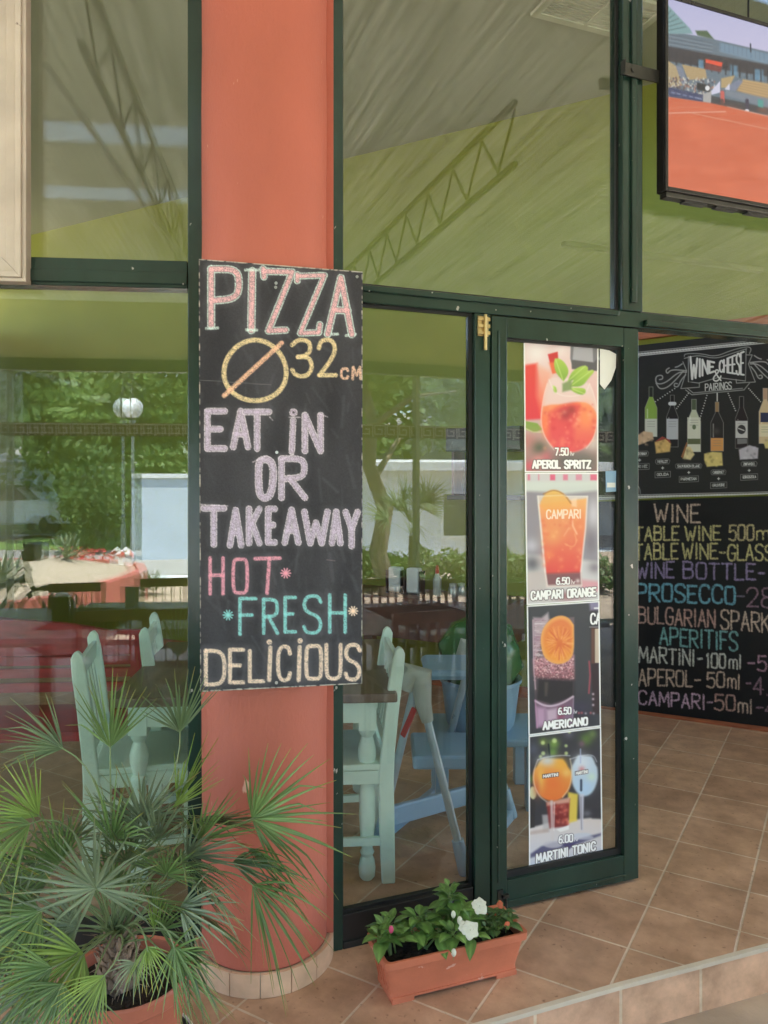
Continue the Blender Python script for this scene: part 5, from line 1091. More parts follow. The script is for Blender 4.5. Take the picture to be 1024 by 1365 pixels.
def bedding(label, spots, flowers, lm, seed, root_at):
    r = random.Random(seed); t = thing('bedding_plant', label, 'plant', tuple(root_at)); lf, stm = MB(), MB()
    for (px, py, d, nleaf, L) in spots:
        top = ray(px, py, d); b = Vector((root_at.x + r.uniform(-.015, .015), root_at.y + r.uniform(-.015, .015), root_at.z))
        mid = (top + b) / 2 + Vector((r.uniform(-.01, .01), r.uniform(-.01, .01), .012)); stm.tube([b, mid, top], [.0034, .003, .0018], 6)
        a0 = r.uniform(0, 6.28)
        for k in range(nleaf):
            a = a0 + k * 2.4 + r.uniform(-.3, .3); ring_ = k / max(1, nleaf - 1)     # outer leaves lie flatter
            elv = r.uniform(.75, 1.15) * (1 - ring_) + r.uniform(-.25, .2) * ring_
            dd = Vector((math.cos(a) * math.cos(elv), math.sin(a) * math.cos(elv), math.sin(elv)))
            pb_ = top - (top - mid) * (.42 * ring_) ; l = L * (.5 + .6 * ring_) * r.uniform(.85, 1.1)
            q = pb_ + dd * .012; stm.tube([pb_, q], [.0014, .0011], 5); leaf_add(lf, q, dd, EZ, l * 1.12, l * .34, .22, r.uniform(.15, .45), r.uniform(.8, 1.15))
    stm.build('stem', M['stem'], t, smooth=True); lf.build('leaves', lm, t, smooth=2)
    for (px, py, d, rad, kind) in flowers:
        c_ = ray(px, py, d); nm = (Vector((0, 0, CAMZ)) - c_).normalized() + Vector((r.uniform(-.3, .3), 0, r.uniform(-.1, .3))); nm.normalize(); s = nm.cross(EZ).normalized(); h = s.cross(nm); q = MB()
        mt = {'w': 'petalw', 'p': 'petalp', 'o': 'petalo', 'b': 'petalw'}[kind]
        if kind in 'bp':
            q.ball(c_, rad, 10, 8, (.8, .8, 1.25)); o = q.build('flower_bud', M[mt], t, smooth=True)
        else:
            rad0 = rad
            for k in range(9):
                rad = rad0 * (r.uniform(.85, 1.1) if k < 5 else r.uniform(.45, .6)); a = k * 1.2566 + r.uniform(-.2, .2) + (.6 if k > 4 else 0); dd = s * math.cos(a) + h * math.sin(a); tt_ = nm.cross(dd); vs = []
                for i_ in range(6):
                    for j_ in range(5):
                        tq_ = i_ / 5; x = (j_ / 4 - .5) * 2; wd = rad * (.5 + .06 * math.sin(k * 2.3)) * math.sin(math.pi * (.10 + .8 * tq_)) ** .8 * (1 + .12 * math.sin(i_ * 2.1 + k))
                        vs.append(c_ + dd * (rad * tq_ * (1 - .12 * x * x * tq_)) + tt_ * (x * wd) + nm * (.002 + (.004 if k > 4 else 0) + .55 * rad * tq_ - .55 * rad * tq_ * tq_ + .09 * rad * tq_ * math.sin(x * 4 + k * 2)))
                q.add(vs, [(5 * i_ + j_, 5 * i_ + j_ + 1, 5 * i_ + j_ + 6, 5 * i_ + j_ + 5) for i_ in range(5) for j_ in range(4)])
            o = q.build('flower', M[mt], t, smooth=2)
            e = MB(); e.ball(c_ + nm * .005, rad * .12, 8, 6); e.build('flower_eye', M['stem'], o, smooth=True)
        e = MB(); e.tube([c_, c_ - nm * .02 - EZ * .02], [.0009, .0011], 5); e.build('flower_stalk', M['stem'], o)
zs = BH - .03
bedding('bedding plant with one pink bud at the near end of the flower box', [(514, 1237, 2.32, 11, .064), (505, 1250, 2.28, 8, .06), (532, 1249, 2.29, 8, .058), (520, 1228, 2.36, 8, .06)], [(521.5, 1239, 2.26, .009, 'p')], M['impleaf'], 3, FX.w(.03, .065, zs))
bedding('large leaved bedding plant without flowers, second in the flower box', [(558, 1224, 2.36, 12, .068), (548, 1240, 2.33, 8, .062), (574, 1232, 2.38, 9, .06), (570, 1252, 2.31, 8, .056), (585, 1240, 2.34, 8, .055)], [], M['impleaf'], 5, FX.w(.13, .06, zs))
bedding('tallest bedding plant with open white flowers in the flower box', [(602, 1196, 2.41, 11, .066), (600, 1184, 2.43, 8, .05), (606, 1214, 2.39, 11, .066), (604, 1246, 2.30, 10, .062), (622, 1216, 2.42, 9, .06), (590, 1222, 2.41, 8, .06), (628, 1226, 2.36, 8, .055), (634, 1246, 2.32, 8, .05)], [(640, 1208, 2.35, .026, 'w'), (627, 1240, 2.28, .027, 'w'), (619, 1237, 2.29, .02, 'w'), (604.5, 1219, 2.33, .009, 'b'), (613, 1227, 2.31, .010, 'b'), (605, 1270, 2.24, .0095, 'b')], M['impleaf'], 8, FX.w(.225, .06, zs))
bedding('small dark bedding plant with faded orange flowers at the far end of the flower box', [(660, 1224, 2.42, 10, .05), (672, 1216, 2.44, 9, .046), (650, 1240, 2.37, 8, .044), (680, 1228, 2.40, 8, .044), (665, 1240, 2.37, 8, .044), (648, 1226, 2.42, 8, .046)], [(667, 1206, 2.43, .012, 'o'), (676, 1233, 2.37, .011, 'o')], M['impleaf2'], 12, FX.w(.35, .065, zs))

# ------------------------------------------------------------------ inside: mint chairs and table, high chair, counter
def mint_chair(label, loc, rz):
    t = thing('mint_chair', label, 'chair', loc, rz, 'mint chairs inside')
    prof = [(-.005, 0), (.045, 0), (.055, .2), (.058, .42), (.046, .52), (.028, .7), (.01, .83), (-.004, .885), (-.018, .9), (-.034, .892), (-.043, .872), (-.038, .8), (-.022, .68), (-.004, .5), (-.0, .4), (-.003, .2)]
    for y in (-.205, .205):
        q = MB(); q.prism(prof, lambda p: Vector((p[0], y - .017, p[1])), lambda p: Vector((p[0], y + .017, p[1]))); q.build('back_leg', M['mint'], t, local=True, bevel=.006)
        q = MB(); q.hexa([Vector((x, yy, z)) for z, w_ in ((0, .014), (.425, .02)) for x, yy in ((.38 - w_, y * .95 - w_), (.38 + w_, y * .95 - w_), (.38 + w_, y * .95 + w_), (.38 - w_, y * .95 + w_))]); q.build('front_leg', M['mint'], t, local=True, bevel=.003)
        MB().bar((.05, y, .16), (.37, y * .95, .16), .018, .03).build('stretcher', M['mint'], t, local=True); MB().bar((.05, y, .405), (.37, y * .95, .405), .018, .05).build('side_rail', M['mint'], t, local=True)
    MB().box(.03, .42, -.215, .215, .431, .455).build('seat', M['mint'], t, local=True, bevel=.006)
    for b in ((.015, .035, -.188, .188, .5, .55), (-.025, -.005, -.188, .188, .79, .86), (.0, .05, -.188, .188, .36, .42)): MB().box(*b).build('back_rail', M['mint'], t, local=True, bevel=.003)
    for k in range(5):
        y = -.13 + k * .065; q = MB(); q.hexa([Vector(p) for p in ((.02, y - .014, .55), (.03, y - .014, .55), (.03, y + .014, .55), (.02, y + .014, .55), (-.02, y - .014, .79), (-.01, y - .014, .79), (-.01, y + .014, .79), (-.02, y + .014, .79))]); q.build('splat', M['mint'], t, local=True)
    return t
mint_chair('pale mint wooden chair behind the narrow pane, beside the turned table leg', (.015, 3.14, 0), R(186))
mint_chair('pale mint wooden chair behind the fan palm, nearest of the three', (-1.165, 3.06, 0), R(13))
mint_chair('pale mint wooden chair further back behind the palm, against the dark post', (-1.055, 3.53, 0), R(11))
tb = thing('mint_table', 'dining table with grey brown top and turned mint legs behind the column', 'table', (-.52, 3.30, 0), R(4))
MB().box(-.52, .54, -.46, .56, .70, .735).build('tabletop', M['tabletop'], tb, local=True, bevel=.006)
q = MB()
for b in ((-.46, .46, -.40, -.375), (-.46, .46, .475, .5), (-.46, -.435, -.375, .475), (.435, .46, -.375, .475)): q.box(*b, .61, .699)
q.build('apron', M['mint'], tb, local=True)
tp = [(.02, 0), (.03, .012), (.033, .045), (.028, .075), (.021, .09), (.028, .105), (.021, .118), (.026, .16), (.031, .24), (.030, .33), (.024, .385), (.031, .4), (.031, .412), (.022, .425), (.034, .47), (.036, .5), (.027, .535), (.022, .55), (.032, .565), (.033, .58)]
for x in (-.43, .43):
    for y in (-.37, .47):
        q = MB(); q.lathe(tp, (x, y, 0), 24); q.box(x - .034, x + .034, y - .034, y + .034, .58, .699); q.build('turned_leg', M['mint'], tb, local=True, smooth=True)
# high chair: A-frame tubes, blue feet, blue seat and tray
hc = thing('high_chair', 'folding high chair with pale blue grey tubular legs and blue plastic feet', 'high chair', (.36, 3.2, 0))
def P3(px, py, d): return ray(px, py, d)
HT = P3(556, 905, 3.02); F1 = flr(613, 1168); F1.z = .02; F1 = Vector((.315, 2.985, .02)); HT2 = HT + Vector((.27, .48, 0)); F3 = F1 + Vector((.26, .50, 0)); B1 = Vector((-.02, 3.25, .02)); B2 = B1 + Vector((.27, .48, 0))
for a, b in ((HT, F1), (HT2, F3), (HT, B1), (HT2, B2)):
    m1 = b + (a - b) * .14; q = MB(); q.tube([a, m1], .0165, 14); lg = q.build('leg', M['bluesteel'], hc, smooth=True)
    q = MB(); q.tube([m1 + (a - m1) * .02, b + Vector((0, 0, .0)), b + (b - a).normalized() * .012], [.024, .029, .027], 14); q.build('foot', M['bluepl'], lg, smooth=True)
for a, b in ((F1, F3), (B1, B2)):
    q = MB(); q.bar(a + Vector((0, 0, .005)), b + Vector((0, 0, .005)), .035, .05); q.build('foot_bar', M['bluepl'], hc, bevel=.006)
q = MB(); q.bar(flr(520, 1088, .1), flr(650, 1052, .1), .03, .085); q.build('cross_bar', M['bluepl'], hc, bevel=.008)
for a in (HT, HT2):
    q = MB(); d_ = (F1 - HT).normalized(); q.tube([a + Vector((-.05, 0, -.04)), a + Vector((-.02, 0, .03)), a + Vector((.015, 0, .02)), a + d_ * .1, a + d_ * .17], [.03, .045, .046, .033, .024], 14); q.build('hinge_hub', M['greypl'], hc, smooth=True)
q = MB(); ctr = (HT + HT2) / 2; q.box(-.12, .12, -.16, .16, -.02, .02, 0, lambda p: ctr + Vector((p.x + .02, p.y, p.z - .01))); q.build('seat', M['bluepl'], hc, bevel=.02)
q = MB(); q.bar(HT + Vector((-.01, .01, -.12)), HT + Vector((-.055, .05, -.24)), .008, .022); q.build('side_strap', M['bottle_red'], hc)
q = MB(); q.box(-.13, .15, -.16, .16, -.03, .03, 0, lambda p: P3(588, 1000, 3.4) + p); q.build('footrest', M['bluepl'], hc, bevel=.012)
# toy tubs beyond the high chair
tbp = flr(622, 1030); tbp = Vector((.47, 3.75, 0))
tu = thing('storage_tub', 'pale blue plastic tub standing on a blue step behind the door jamb', 'tub', tuple(tbp + Vector((0, 0, .34))))
MB().lathe([(.0001, .34), (.15, .34), (.165, .36), (.19, .56), (.2, .565), (.2, .58), (.18, .575), (.155, .37), (.0001, .365)], tbp, 32).build('tub_wall', M['bluepl'], tu, smooth=True)
q = MB(); q.tube([tbp + Vector((-.06 + .03 * math.cos(k), -.19, .48 + .012 * math.sin(k))) for k in [j * .628 for j in range(10)]], .004, 6, closed=True); q.build('tub_handle', M['white'], tu)
stp = thing('step_stool', 'pale blue plastic step stool holding the storage tub', 'stool', tuple(tbp))
MB().box(-.25, .3, -.2, .22, .30, .338, 0, lambda p: tbp + p).build('stool_top', M['bluepl'], stp, bevel=.01)
for x in (-.2, .22):
    for y in (-.16, .16): MB().box(x - .03, x + .03, y - .03, y + .03, 0, .299, 0, lambda p: tbp + p).build('leg', M['bluepl'], stp, bevel=.006)
gb = thing('green_sack', 'rumpled dark green plastic sack filling the blue tub', 'sack', tuple(tbp + Vector((0, 0, .57))))
q = MB(); q.lathe([(.0001, .40), (.13, .42), (.17, .58), (.2, .64), (.19, .74), (.14, .83), (.06, .87), (.0001, .875)], tbp, 28)
for i, v in enumerate(q.v):
    v = Vector(v); o_ = v - tbp; k = .5 + .5 * math.sin(o_.z * 10); kk = 1 + .10 * math.sin(math.atan2(o_.y, o_.x) * 5 + o_.z * 24) * k; q.v[i] = (tbp.x + o_.x * kk, tbp.y + o_.y * kk, v.z)
q.build('sack_body', M['greenpl'], gb, smooth=True)
# dark counter against the green wall with condiments
cs0, cs1 = W1.sz(470, 800, -.25)[0], W1.sz(690, 800, -.25)[0]
ct = thing('wall_counter', 'dark brown wooden counter against the green wall, condiments on top', 'counter', tuple(W1.w((cs0 + cs1) / 2, -.25, 0)), W1.a)
ctz = .72
MB().fbox(W1, cs0 - 1.2, cs1, -.48, -.02, ctz - .05, ctz).build('counter_top', M['dwood'], ct, bevel=.006)
MB().fbox(W1, cs0 - 1.2, cs1 - .03, -.44, -.02, ctz - .30, ctz - .0505).build('front_panel', M['dwood'], ct)
for a in (cs0 - 1.1, cs0 + .2, cs1 - .1): MB().fbox(W1, a, a + .07, -.42, -.35, 0, ctz - .301).build('leg', M['dwood'], ct)
def cw(px, y): return W1.sz(px, 800, y)[0]
for i, px in enumerate((528, 552)):
    t = thing('napkin_holder', ['black napkin holder with white napkins, farther from the sauce bottle', 'black napkin holder with white napkins, beside the red topped bottle'][i], 'napkin holder', tuple(W1.w(cw(px, -.3), -.3, ctz)), W1.a, 'napkin holders on the counter')
    a = cw(px, -.3); q = MB(); q.fbox(W1, a - .065, a - .058, -.34, -.25, ctz, ctz + .17); q.fbox(W1, a + .058, a + .065, -.34, -.25, ctz, ctz + .17); q.fbox(W1, a - .058, a + .058, -.34, -.25, ctz, ctz + .012); q.fbox(W1, a - .058, a + .058, -.258, -.25, ctz + .012, ctz + .17); q.build('holder', M['black'], t)
    MB().fbox(W1, a - .05, a + .05, -.33, -.262, ctz + .0125, ctz + .19).build('napkins', M['paper'], t, bevel=.01)
a = cw(583, -.3); t = thing('sauce_bottle', 'small clear sauce bottle with a red cap on the dark counter', 'bottle', tuple(W1.w(a, -.3, ctz)))
MB().lathe([(.0001, 0), (.028, 0), (.03, .01), (.03, .12), (.014, .16), (.0001, .16)], W1.w(a, -.3, ctz), 20).build('bottle_body', M['greypl'], t, smooth=True)
MB().lathe([(.0001, .1605), (.015, .1605), (.012, .2), (.006, .22), (.0001, .22)], W1.w(a, -.3, ctz), 16).build('cap', M['bottle_red'], t, smooth=True)
for i, (px, y) in enumerate(((604, -.3), (615, -.25))):
    a = cw(px, y); t = thing('glass_jar', ['squat glass jar with steel lid nearest the sauce bottle', 'squat glass jar with steel lid at the end of the counter'][i], 'jar', tuple(W1.w(a, y, ctz)), 0, 'glass jars on the counter')
    MB().lathe([(.0001, 0), (.032, 0), (.036, .02), (.036, .06), (.026, .078), (.0001, .078)], W1.w(a, y, ctz), 20).build('jar_body', M['steel'], t, smooth=True)
    MB().lathe([(.0001, .0785), (.027, .0785), (.027, .095), (.008, .1), (.0001, .1)], W1.w(a, y, ctz), 16).build('lid', M['greypl'], t, smooth=True)
# dark wall shelf behind the jamb
a0, a1 = W1.sz(602, 600, -.2)[0], W1.sz(700, 600, -.2)[0]; zt, zm, zb = W1.sz(610, 572, -.2)[1], W1.sz(610, 602, -.2)[1], W1.sz(610, 662, -.2)[1]
ws = thing('wall_shelf', 'black wall shelf unit hung on the green wall behind the door jamb', 'shelf', tuple(W1.w(a0, -.2, zb)), W1.a)
q = MB(); q.fbox(W1, a0, a1, -.3, -.003, zm, zt); q.build('cabinet', M['black'], ws, bevel=.004)
q = MB(); q.fbox(W1, a0, a1, -.28, -.003, zb - .02, zb + .01); q.build('shelf_board', M['black'], ws)
q = MB(); q.fbox(W1, a0, a0 + .02, -.2, -.003, zb + .0105, zm - .0005); q.build('side_panel', M['dwood'], ws)
for i, (k, h) in enumerate(((.10, .20), (.19, .15))):
    t = thing('shelf_jug', ['tall dark jug on the wall shelf', 'short dark jug on the wall shelf'][i], 'jug', tuple(W1.w(a0 + k, -.15, zb + .01)))
    q = MB(); q.lathe([(.0001, 0), (.03, 0), (.042, h * .4), (.024, h * .75), (.03, h), (.022, h * .98), (.0001, h * .7)], W1.w(a0 + k, -.15, zb + .0105), 18); q.build('jug_body', M['darksteel'], t, smooth=True)
# wall sensor seen high in the other pane
s_, z_ = W1.sz(241, 182); t = thing('wall_sensor', 'small white motion sensor high on the wall, seen through the upper pane', 'sensor', tuple(W1.w(s_, 0, z_)), W1.a)
q = MB(); q.fbox(W1, s_ - .04, s_ + .04, -.05, -.002, z_ - .055, z_ + .055); q.build('sensor_case', M['white'], t, bevel=.012)
# red bench inside
bw = Vector((-2.0, 3.75, 0))
be_ = thing('red_bench', 'dark red slatted wooden bench inside behind the mint chairs', 'bench', tuple(bw), R(4))
q = MB(); pr = [(-.8 + 1.6 * k / 20, .80 + .06 * math.sin(math.pi * min(1, max(0, (k / 20 - .12) / .76))) ** .6) for k in range(21)]
q.prism(pr + [(.8, .68), (-.8, .68)], lambda p: Vector((p[0], -.02, p[1])), lambda p: Vector((p[0], .015, p[1]))); q.build('top_rail', M['red'], be_, local=True)
for z in (.50, .57, .63): MB().box(-.78, .78, -.01, .012, z, z + .045).build('back_slat', M['red'], be_, local=True)
MB().box(-.8, .8, -.45, -.012, .40, .44).build('seat', M['red'], be_, local=True)
for x in (-.79, .75):
    q = MB(); q.box(x, x + .05, -.011, .04, 0, .679); q.box(x, x + .05, -.44, -.39, 0, .399); q.build('leg', M['red'], be_, local=True)

# ------------------------------------------------------------------ terrace: awning, clear screens, trusses (seen mirrored in the glass)
ZA, ZB = 3.19, 2.60
def isect(p, d, q, e):
    t = ((q.x - p.x) * e.y - (q.y - p.y) * e.x) / (d.x * e.y - d.y * e.x); return p + d * t
bL = refl(FL, 130, 7.0, 0); bR = refl(FR, 550, 7.3, 0)
cn = isect(bL, FL.ex, bR, FR.ex); fc = isect(FL.w(0, -.06, 0), FL.ex, FR.w(0, -.06, 0), FR.ex)
eL, eR = cn - FL.ex * 8.5, cn + FR.ex * 9.5; wL, wR = fc - FL.ex * 8.0, fc + FR.ex * 8.5
up = lambda p, z: Vector((p.x, p.y, z))
aw = thing('terrace_awning', 'terrace roof of reed matting on dark green trusses with a beige canvas valance', 'awning', tuple(up(cn, 0)))
DL = (bL - FL.w(0, -.06, 0)).dot(-FL.ey)
def roof_band(name, m, d0_, d1_):
    t0, t1 = d0_ / DL, d1_ / DL; f = lambda p, q_, t: up(p + (q_ - p) * t, ZA + .4 * (1 - t)); P4 = [f(fc, cn, t1), f(wL, eL, t1), f(wL, eL, t0), f(fc, cn, t0)]
    q = MB(); q.hexa(P4 + [p + EZ * .004 for p in P4]); q.build(name, m, aw)
for nm_, m_k, d0_, d1_ in (('reed_roof', 'reedL', 0, 1.62), ('clear_roof_strip', 'strip', 1.62, 1.82), ('reed_roof', 'reedL', 1.82, 2.36), ('clear_roof_strip', 'strip', 2.36, 2.54), ('reed_roof', 'reedL', 2.54, DL)): roof_band(nm_, M[m_k], d0_, d1_)
q = MB(); q.hexa([up(eR, ZA), up(cn, ZA), up(fc, ZA + .4), up(wR, ZA + .4), up(eR, ZA + .004), up(cn, ZA + .004), up(fc, ZA + .404), up(wR, ZA + .404)]); q.build('reed_roof', M['reedR'], aw)
for a, b, ex in ((eL, cn, FL.ex), (cn, eR, FR.ex)):
    n = 24; q = MB(); vs = []; nn = Vector((ex.y, -ex.x, 0))
    for k in range(n * 4 + 1):
        p = a + (b - a) * (k / (n * 4)); w_ = .015 * math.sin(k * 1.1)
        vs += [up(p, ZA - .001), up(p + nn * (.02 + w_), (ZA + ZB) / 2), up(p, ZB + .06)]
    q.add(vs, [(3 * k + j, 3 * k + 3 + j, 3 * k + 4 + j, 3 * k + 1 + j) for k in range(n * 4) for j in range(2)]); q.build('canvas_valance', M['canvas'], aw, smooth=2)
    q = MB(); q.bar(up(a, ZB), up(b, ZB), .10, .11); q.build('front_beam', M['beam'], aw)
    L = (b - a).length
    for s_ in (L * .12, L * .44, L * .76, L * .99):
        p = a + ex * s_; q = MB(); q.bar(up(p, -.16), up(p, ZB - .056), .05); q.build('post', M['truss'], aw)
def truss(p, q_, h=.30, n=10):
    m = MB(); p = Vector(p); q_ = Vector(q_); d = (q_ - p); m.bar(p, q_, .026, .026); m.bar(p - EZ * h, q_ - EZ * h, .026, .026)
    for k in range(n):
        a = p + d * (k / n); b = p + d * ((k + .5) / n) - EZ * h; c_ = p + d * ((k + 1) / n); m.bar(a - EZ * .03, b + EZ * .03, .011); m.bar(b + EZ * .03, c_ - EZ * .03, .011)
    return m.build('truss', M['truss'], aw)
nL, nR = -FL.ey, -FR.ey
for s_ in (-.95, -4.2): p = fc + FL.ex * s_ + nL * .25; truss(up(p, ZA + .22), up(isect(p, nL, bL, FL.ex) - nL * .1, ZA - .03))
for s_ in (1.15, 5.6): p = fc + FR.ex * s_ + nR * .75; truss(up(p, ZA + .18), up(isect(p, nR, bR, FR.ex) - nR * .1, ZA - .03))
for k, (fr, ax, dd, l0, l1) in enumerate(((FR, FR.ex, 2.45, 2.6, 4.6),)):
    p = fc + (-fr.ey) * dd; q = MB(); q.bar(up(p + ax * l0, ZA - .04 + .4 * (1 - dd / 4.9)), up(p + ax * l1, ZA - .04 + .4 * (1 - dd / 4.9)), .06, .05); q.build('purlin', M['palebeam'], aw)
q = MB(); q.tube([refl(FL, 60, 3.0, 3.16), refl(FL, 250, 4.85, 2.92)], .014, 8); q.build('tie_rod', M['palebeam'], aw)
# clear screens with a key-pattern band
KZ0, KZ1 = 1.955, 2.075
for k, (a, b, ex, lab) in enumerate(((eL, cn, FL.ex, 'clear roll down screen with brown key pattern band on the palm side'), (cn, eR, FR.ex, 'clear roll down screen with brown key pattern band facing the poster door'))):
    nin = Vector((-ex.y, ex.x, 0)); t = thing('clear_screen', lab, 'screen', tuple(up(a, 0))); L = (b - a).length
    q = MB(); q.hexa([up(a, .1), up(b, .1), up(b + nin * .002, .1), up(a + nin * .002, .1), up(a, ZB - .056), up(b, ZB - .056), up(b + nin * .002, ZB - .056), up(a + nin * .002, ZB - .056)]); q.build('clear_sheet', M['pvc'], t)
    q = MB(); q.bar(up(a, .07), up(b, .07), .03, .05); q.build('bottom_bar', M['truss'], t)
    def strip(m, s0, s1, z0, z1, o0, o1):
        m.hexa([up(a + ex * s + nin * o, z) for z in (z0, z1) for s, o in ((s0, o0), (s1, o0), (s1, o1), (s0, o1))])
    q = MB(); strip(q, 0, L, KZ0, KZ1, .003, .005); q.build('band', M['bandbg'], t)
    q = MB(); U = .125; th_ = .013; h = KZ1 - KZ0
    for i in range(int(L / U)):
        s = i * U
        if i % 2 == 0 or True:
            for x0, x1, z0, z1 in ((0, .105, .86, .97), (.0, .013, .18, .86), (.013, .085, .18, .30), (.072, .085, .30, .68), (.035, .072, .56, .68), (.105, .118, .03, .97)):
                strip(q, s + x0, s + x1, KZ0 + h * z0, KZ0 + h * z1, .0055, .0065)
        strip(q, s + .118, s + U, KZ0 + h * .03, KZ0 + h * .14, .0055, .0065)
    q.build('key_pattern', M['bandfg'], t)

# ------------------------------------------------------------------ beyond the terrace: road, lawn, planting, houses, trees
def gpoly(name, fr, pts, z, m, kind='structure'):
    p = [refl(fr, px, d, z) for px, d in pts]; q = MB(); a = sum((p[i].x * p[(i + 1) % len(p)].y - p[(i + 1) % len(p)].x * p[i].y) for i in range(len(p)))
    if a < 0: p = p[::-1]
    q.add(p, [tuple(range(len(p)))]); return q.build(name, m, kind=kind)
Lr = Vector((0, -1, 0)); 
def sheet(name, y0, y1, z, m):     # long strip parallel to the street
    q = MB(); ex = Vector((math.cos(R(10)), math.sin(R(10)), 0)); n_ = Vector((ex.y, -ex.x, 0)); q.add([n_ * y1 - ex * 70 + EZ * z, n_ * y1 + ex * 70 + EZ * z, n_ * y0 + ex * 70 + EZ * z, n_ * y0 - ex * 70 + EZ * z], [(0, 1, 2, 3)]); q.build(name, m, kind='structure')
sheet('road', 9.2, 14.5, -.155, M['road']); sheet('lawn', 14.6, 60, -.15, M['lawn']); sheet('pavement', 8.2, 9.1, -.151, M['plaster'])
def leaf_crown(n, c, rad, size, seed, clumps=14, flat=.8):
    r = np.random.default_rng(seed); cl = r.normal(0, 1, (clumps, 3)); cl /= np.linalg.norm(cl, axis=1)[:, None]; cl *= r.uniform(.35, .85, (clumps, 1)); cr_ = r.uniform(.28, .5, clumps)
    k = r.integers(0, clumps, n); v = r.normal(0, 1, (n, 3)); v /= np.linalg.norm(v, axis=1)[:, None]; p = cl[k] + v * (cr_[k] * r.uniform(.55, 1.05, n) ** .6)[:, None]
    p = p * np.array(rad) + np.array(c); a = r.normal(0, 1, (n, 3)); a /= np.linalg.norm(a, axis=1)[:, None]; b = np.cross(a, r.normal(0, 1, (n, 3))); b /= np.linalg.norm(b, axis=1)[:, None]
    sz = (size * r.uniform(.6, 1.3, n))[:, None]; vs = np.stack([p - a * sz, p + b * sz * .45, p + a * sz, p - b * sz * .45], 1).reshape(-1, 3)
    return vs, np.arange(4 * n).reshape(-1, 4)
def np_mesh(name, vs, fs, m, parent):
    inv = np.array(INV[root_of(parent).name]); co = np.c_[vs, np.ones(len(vs))] @ inv.T
    me = bpy.data.meshes.new(name); me.from_pydata(co[:, :3].tolist(), [], fs.tolist()); me.materials.append(m); me.update(); o = link(bpy.data.objects.new(name, me)); o.parent = parent; return o
def tree(label, base, h, rad, seed, m, n=5200, size=.24, lean=0, grp='trees beyond the terrace'):
    t = thing('leafy_tree', label, 'tree', tuple(base), 0, grp); r = random.Random(seed); top = base + Vector((lean, lean * .3, h))
    q = MB(); P = [base + (top - base) * k / 6 + Vector((r.uniform(-.1, .1), r.uniform(-.1, .1), 0)) * (k > 0) for k in range(7)]; tr = .05 * h ** .6 * 1.1
    q.tube(P, [tr * (1.25 - .14 * k) for k in range(7)], 10)
    for k in range(6):
        a = r.uniform(0, 6.28); s = base + (top - base) * r.uniform(.4, .8); e = s + Vector((math.cos(a) * rad * .7, math.sin(a) * rad * .7, rad * r.uniform(.2, .7))); q.tube([s, (s + e) / 2 + EZ * .1 * rad, e], [tr * .45, tr * .3, tr * .1], 7)
    q.build('trunk', M['bark'], t, smooth=True); vs, fs = leaf_crown(n, (top.x, top.y, top.z + rad * .1), (rad, rad, rad * .85), size, seed); np_mesh('crown', vs, fs, m, t); return t
def bush(label, base, rad, seed, m, n=1200, size=.1, name='garden_shrub', grp=None):
    t = thing(name, label, 'shrub', tuple(base), 0, grp); vs, fs = leaf_crown(n, (base.x, base.y, base.z + rad[2] * .92), rad, size, seed, 18)
    vs[:, 2] = np.maximum(vs[:, 2], base.z + .01); np_mesh('foliage', vs, fs, m, t)
    q = MB(); q.tube([base, base + EZ * rad[2]], [.04, .02], 6); q.build('stem', M['bark'], t); return t
TL_ = [(FL, -60, 24, 4.5, 3.8, 'broad tree reflected above the parked van'), (FL, 40, 28, 5.2, 4.6, 'tall spreading tree reflected between the van and the lamp'), (FL, 150, 24, 4.6, 4.0, 'dense round tree reflected behind the globe lamp'), (FL, 250, 23, 4.6, 3.9, 'bright tree reflected above the white garden wall'),
       (FR, 440, 22, 4.4, 3.8, 'tree reflected beside the chalkboard edge, over the white kiosk'), (FR, 640, 26, 5.2, 4.4, 'tall tree reflected behind the white kiosk, near the door jamb'), (FR, 740, 20, 4.2, 3.5, 'tree reflected in the door glass beside the posters'), (FR, 830, 24, 4.6, 4.2, 'tree reflected at the far edge of the door glass')]
for i, (fr, px, d, h, rad, lab) in enumerate(TL_): tree(lab, refl(fr, px, d), h, rad, 20 + i, M['tleaf'] if i % 2 else M['tleaf2'])
tree('leaning grey trunked tree reflected beside the chalkboard, in front of the kiosk', refl(FR, 520, 11.5), 3.9, 1.9, 40, M['tleaf'], 1800, .16, -.5)
bush('tall ivy green bush reflected behind the globe lamp post', refl(FL, 125, 18.5), (.85, .8, 1.35), 50, M['tleaf2'], 2200, .12)
bush('pale green bush reflected above the white garden wall', refl(FL, 222, 20.5), (1.1, 1.0, 1.5), 52, M['hleaf'], 2200, .13)
bush('dark rounded bush reflected between lamp post and white wall', refl(FL, 182, 20), (.8, .8, 1.3), 51, M['hleaf'], 1500, .12)
for i, (px, d) in enumerate(((470, 12.4), (515, 12.2), (560, 12), (605, 11.9), (655, 11.8), (700, 11.8), (750, 11.8), (800, 11.8))):
    bush(['low clipped hedge shrub near the kiosk front, first of its row', 'low hedge shrub under the leaning tree', 'low hedge shrub behind the young fan palm', 'low hedge shrub below the kiosk window', 'low hedge shrub at the kiosk corner', 'low hedge shrub seen in the door glass left of the posters', 'low hedge shrub seen behind the poster strip', 'low hedge shrub at the last end of the row'][i], refl(FR, px, d), (.48, .4, .36), 60 + i, M['hleaf'], 900, .06, grp='hedge shrubs in a row')
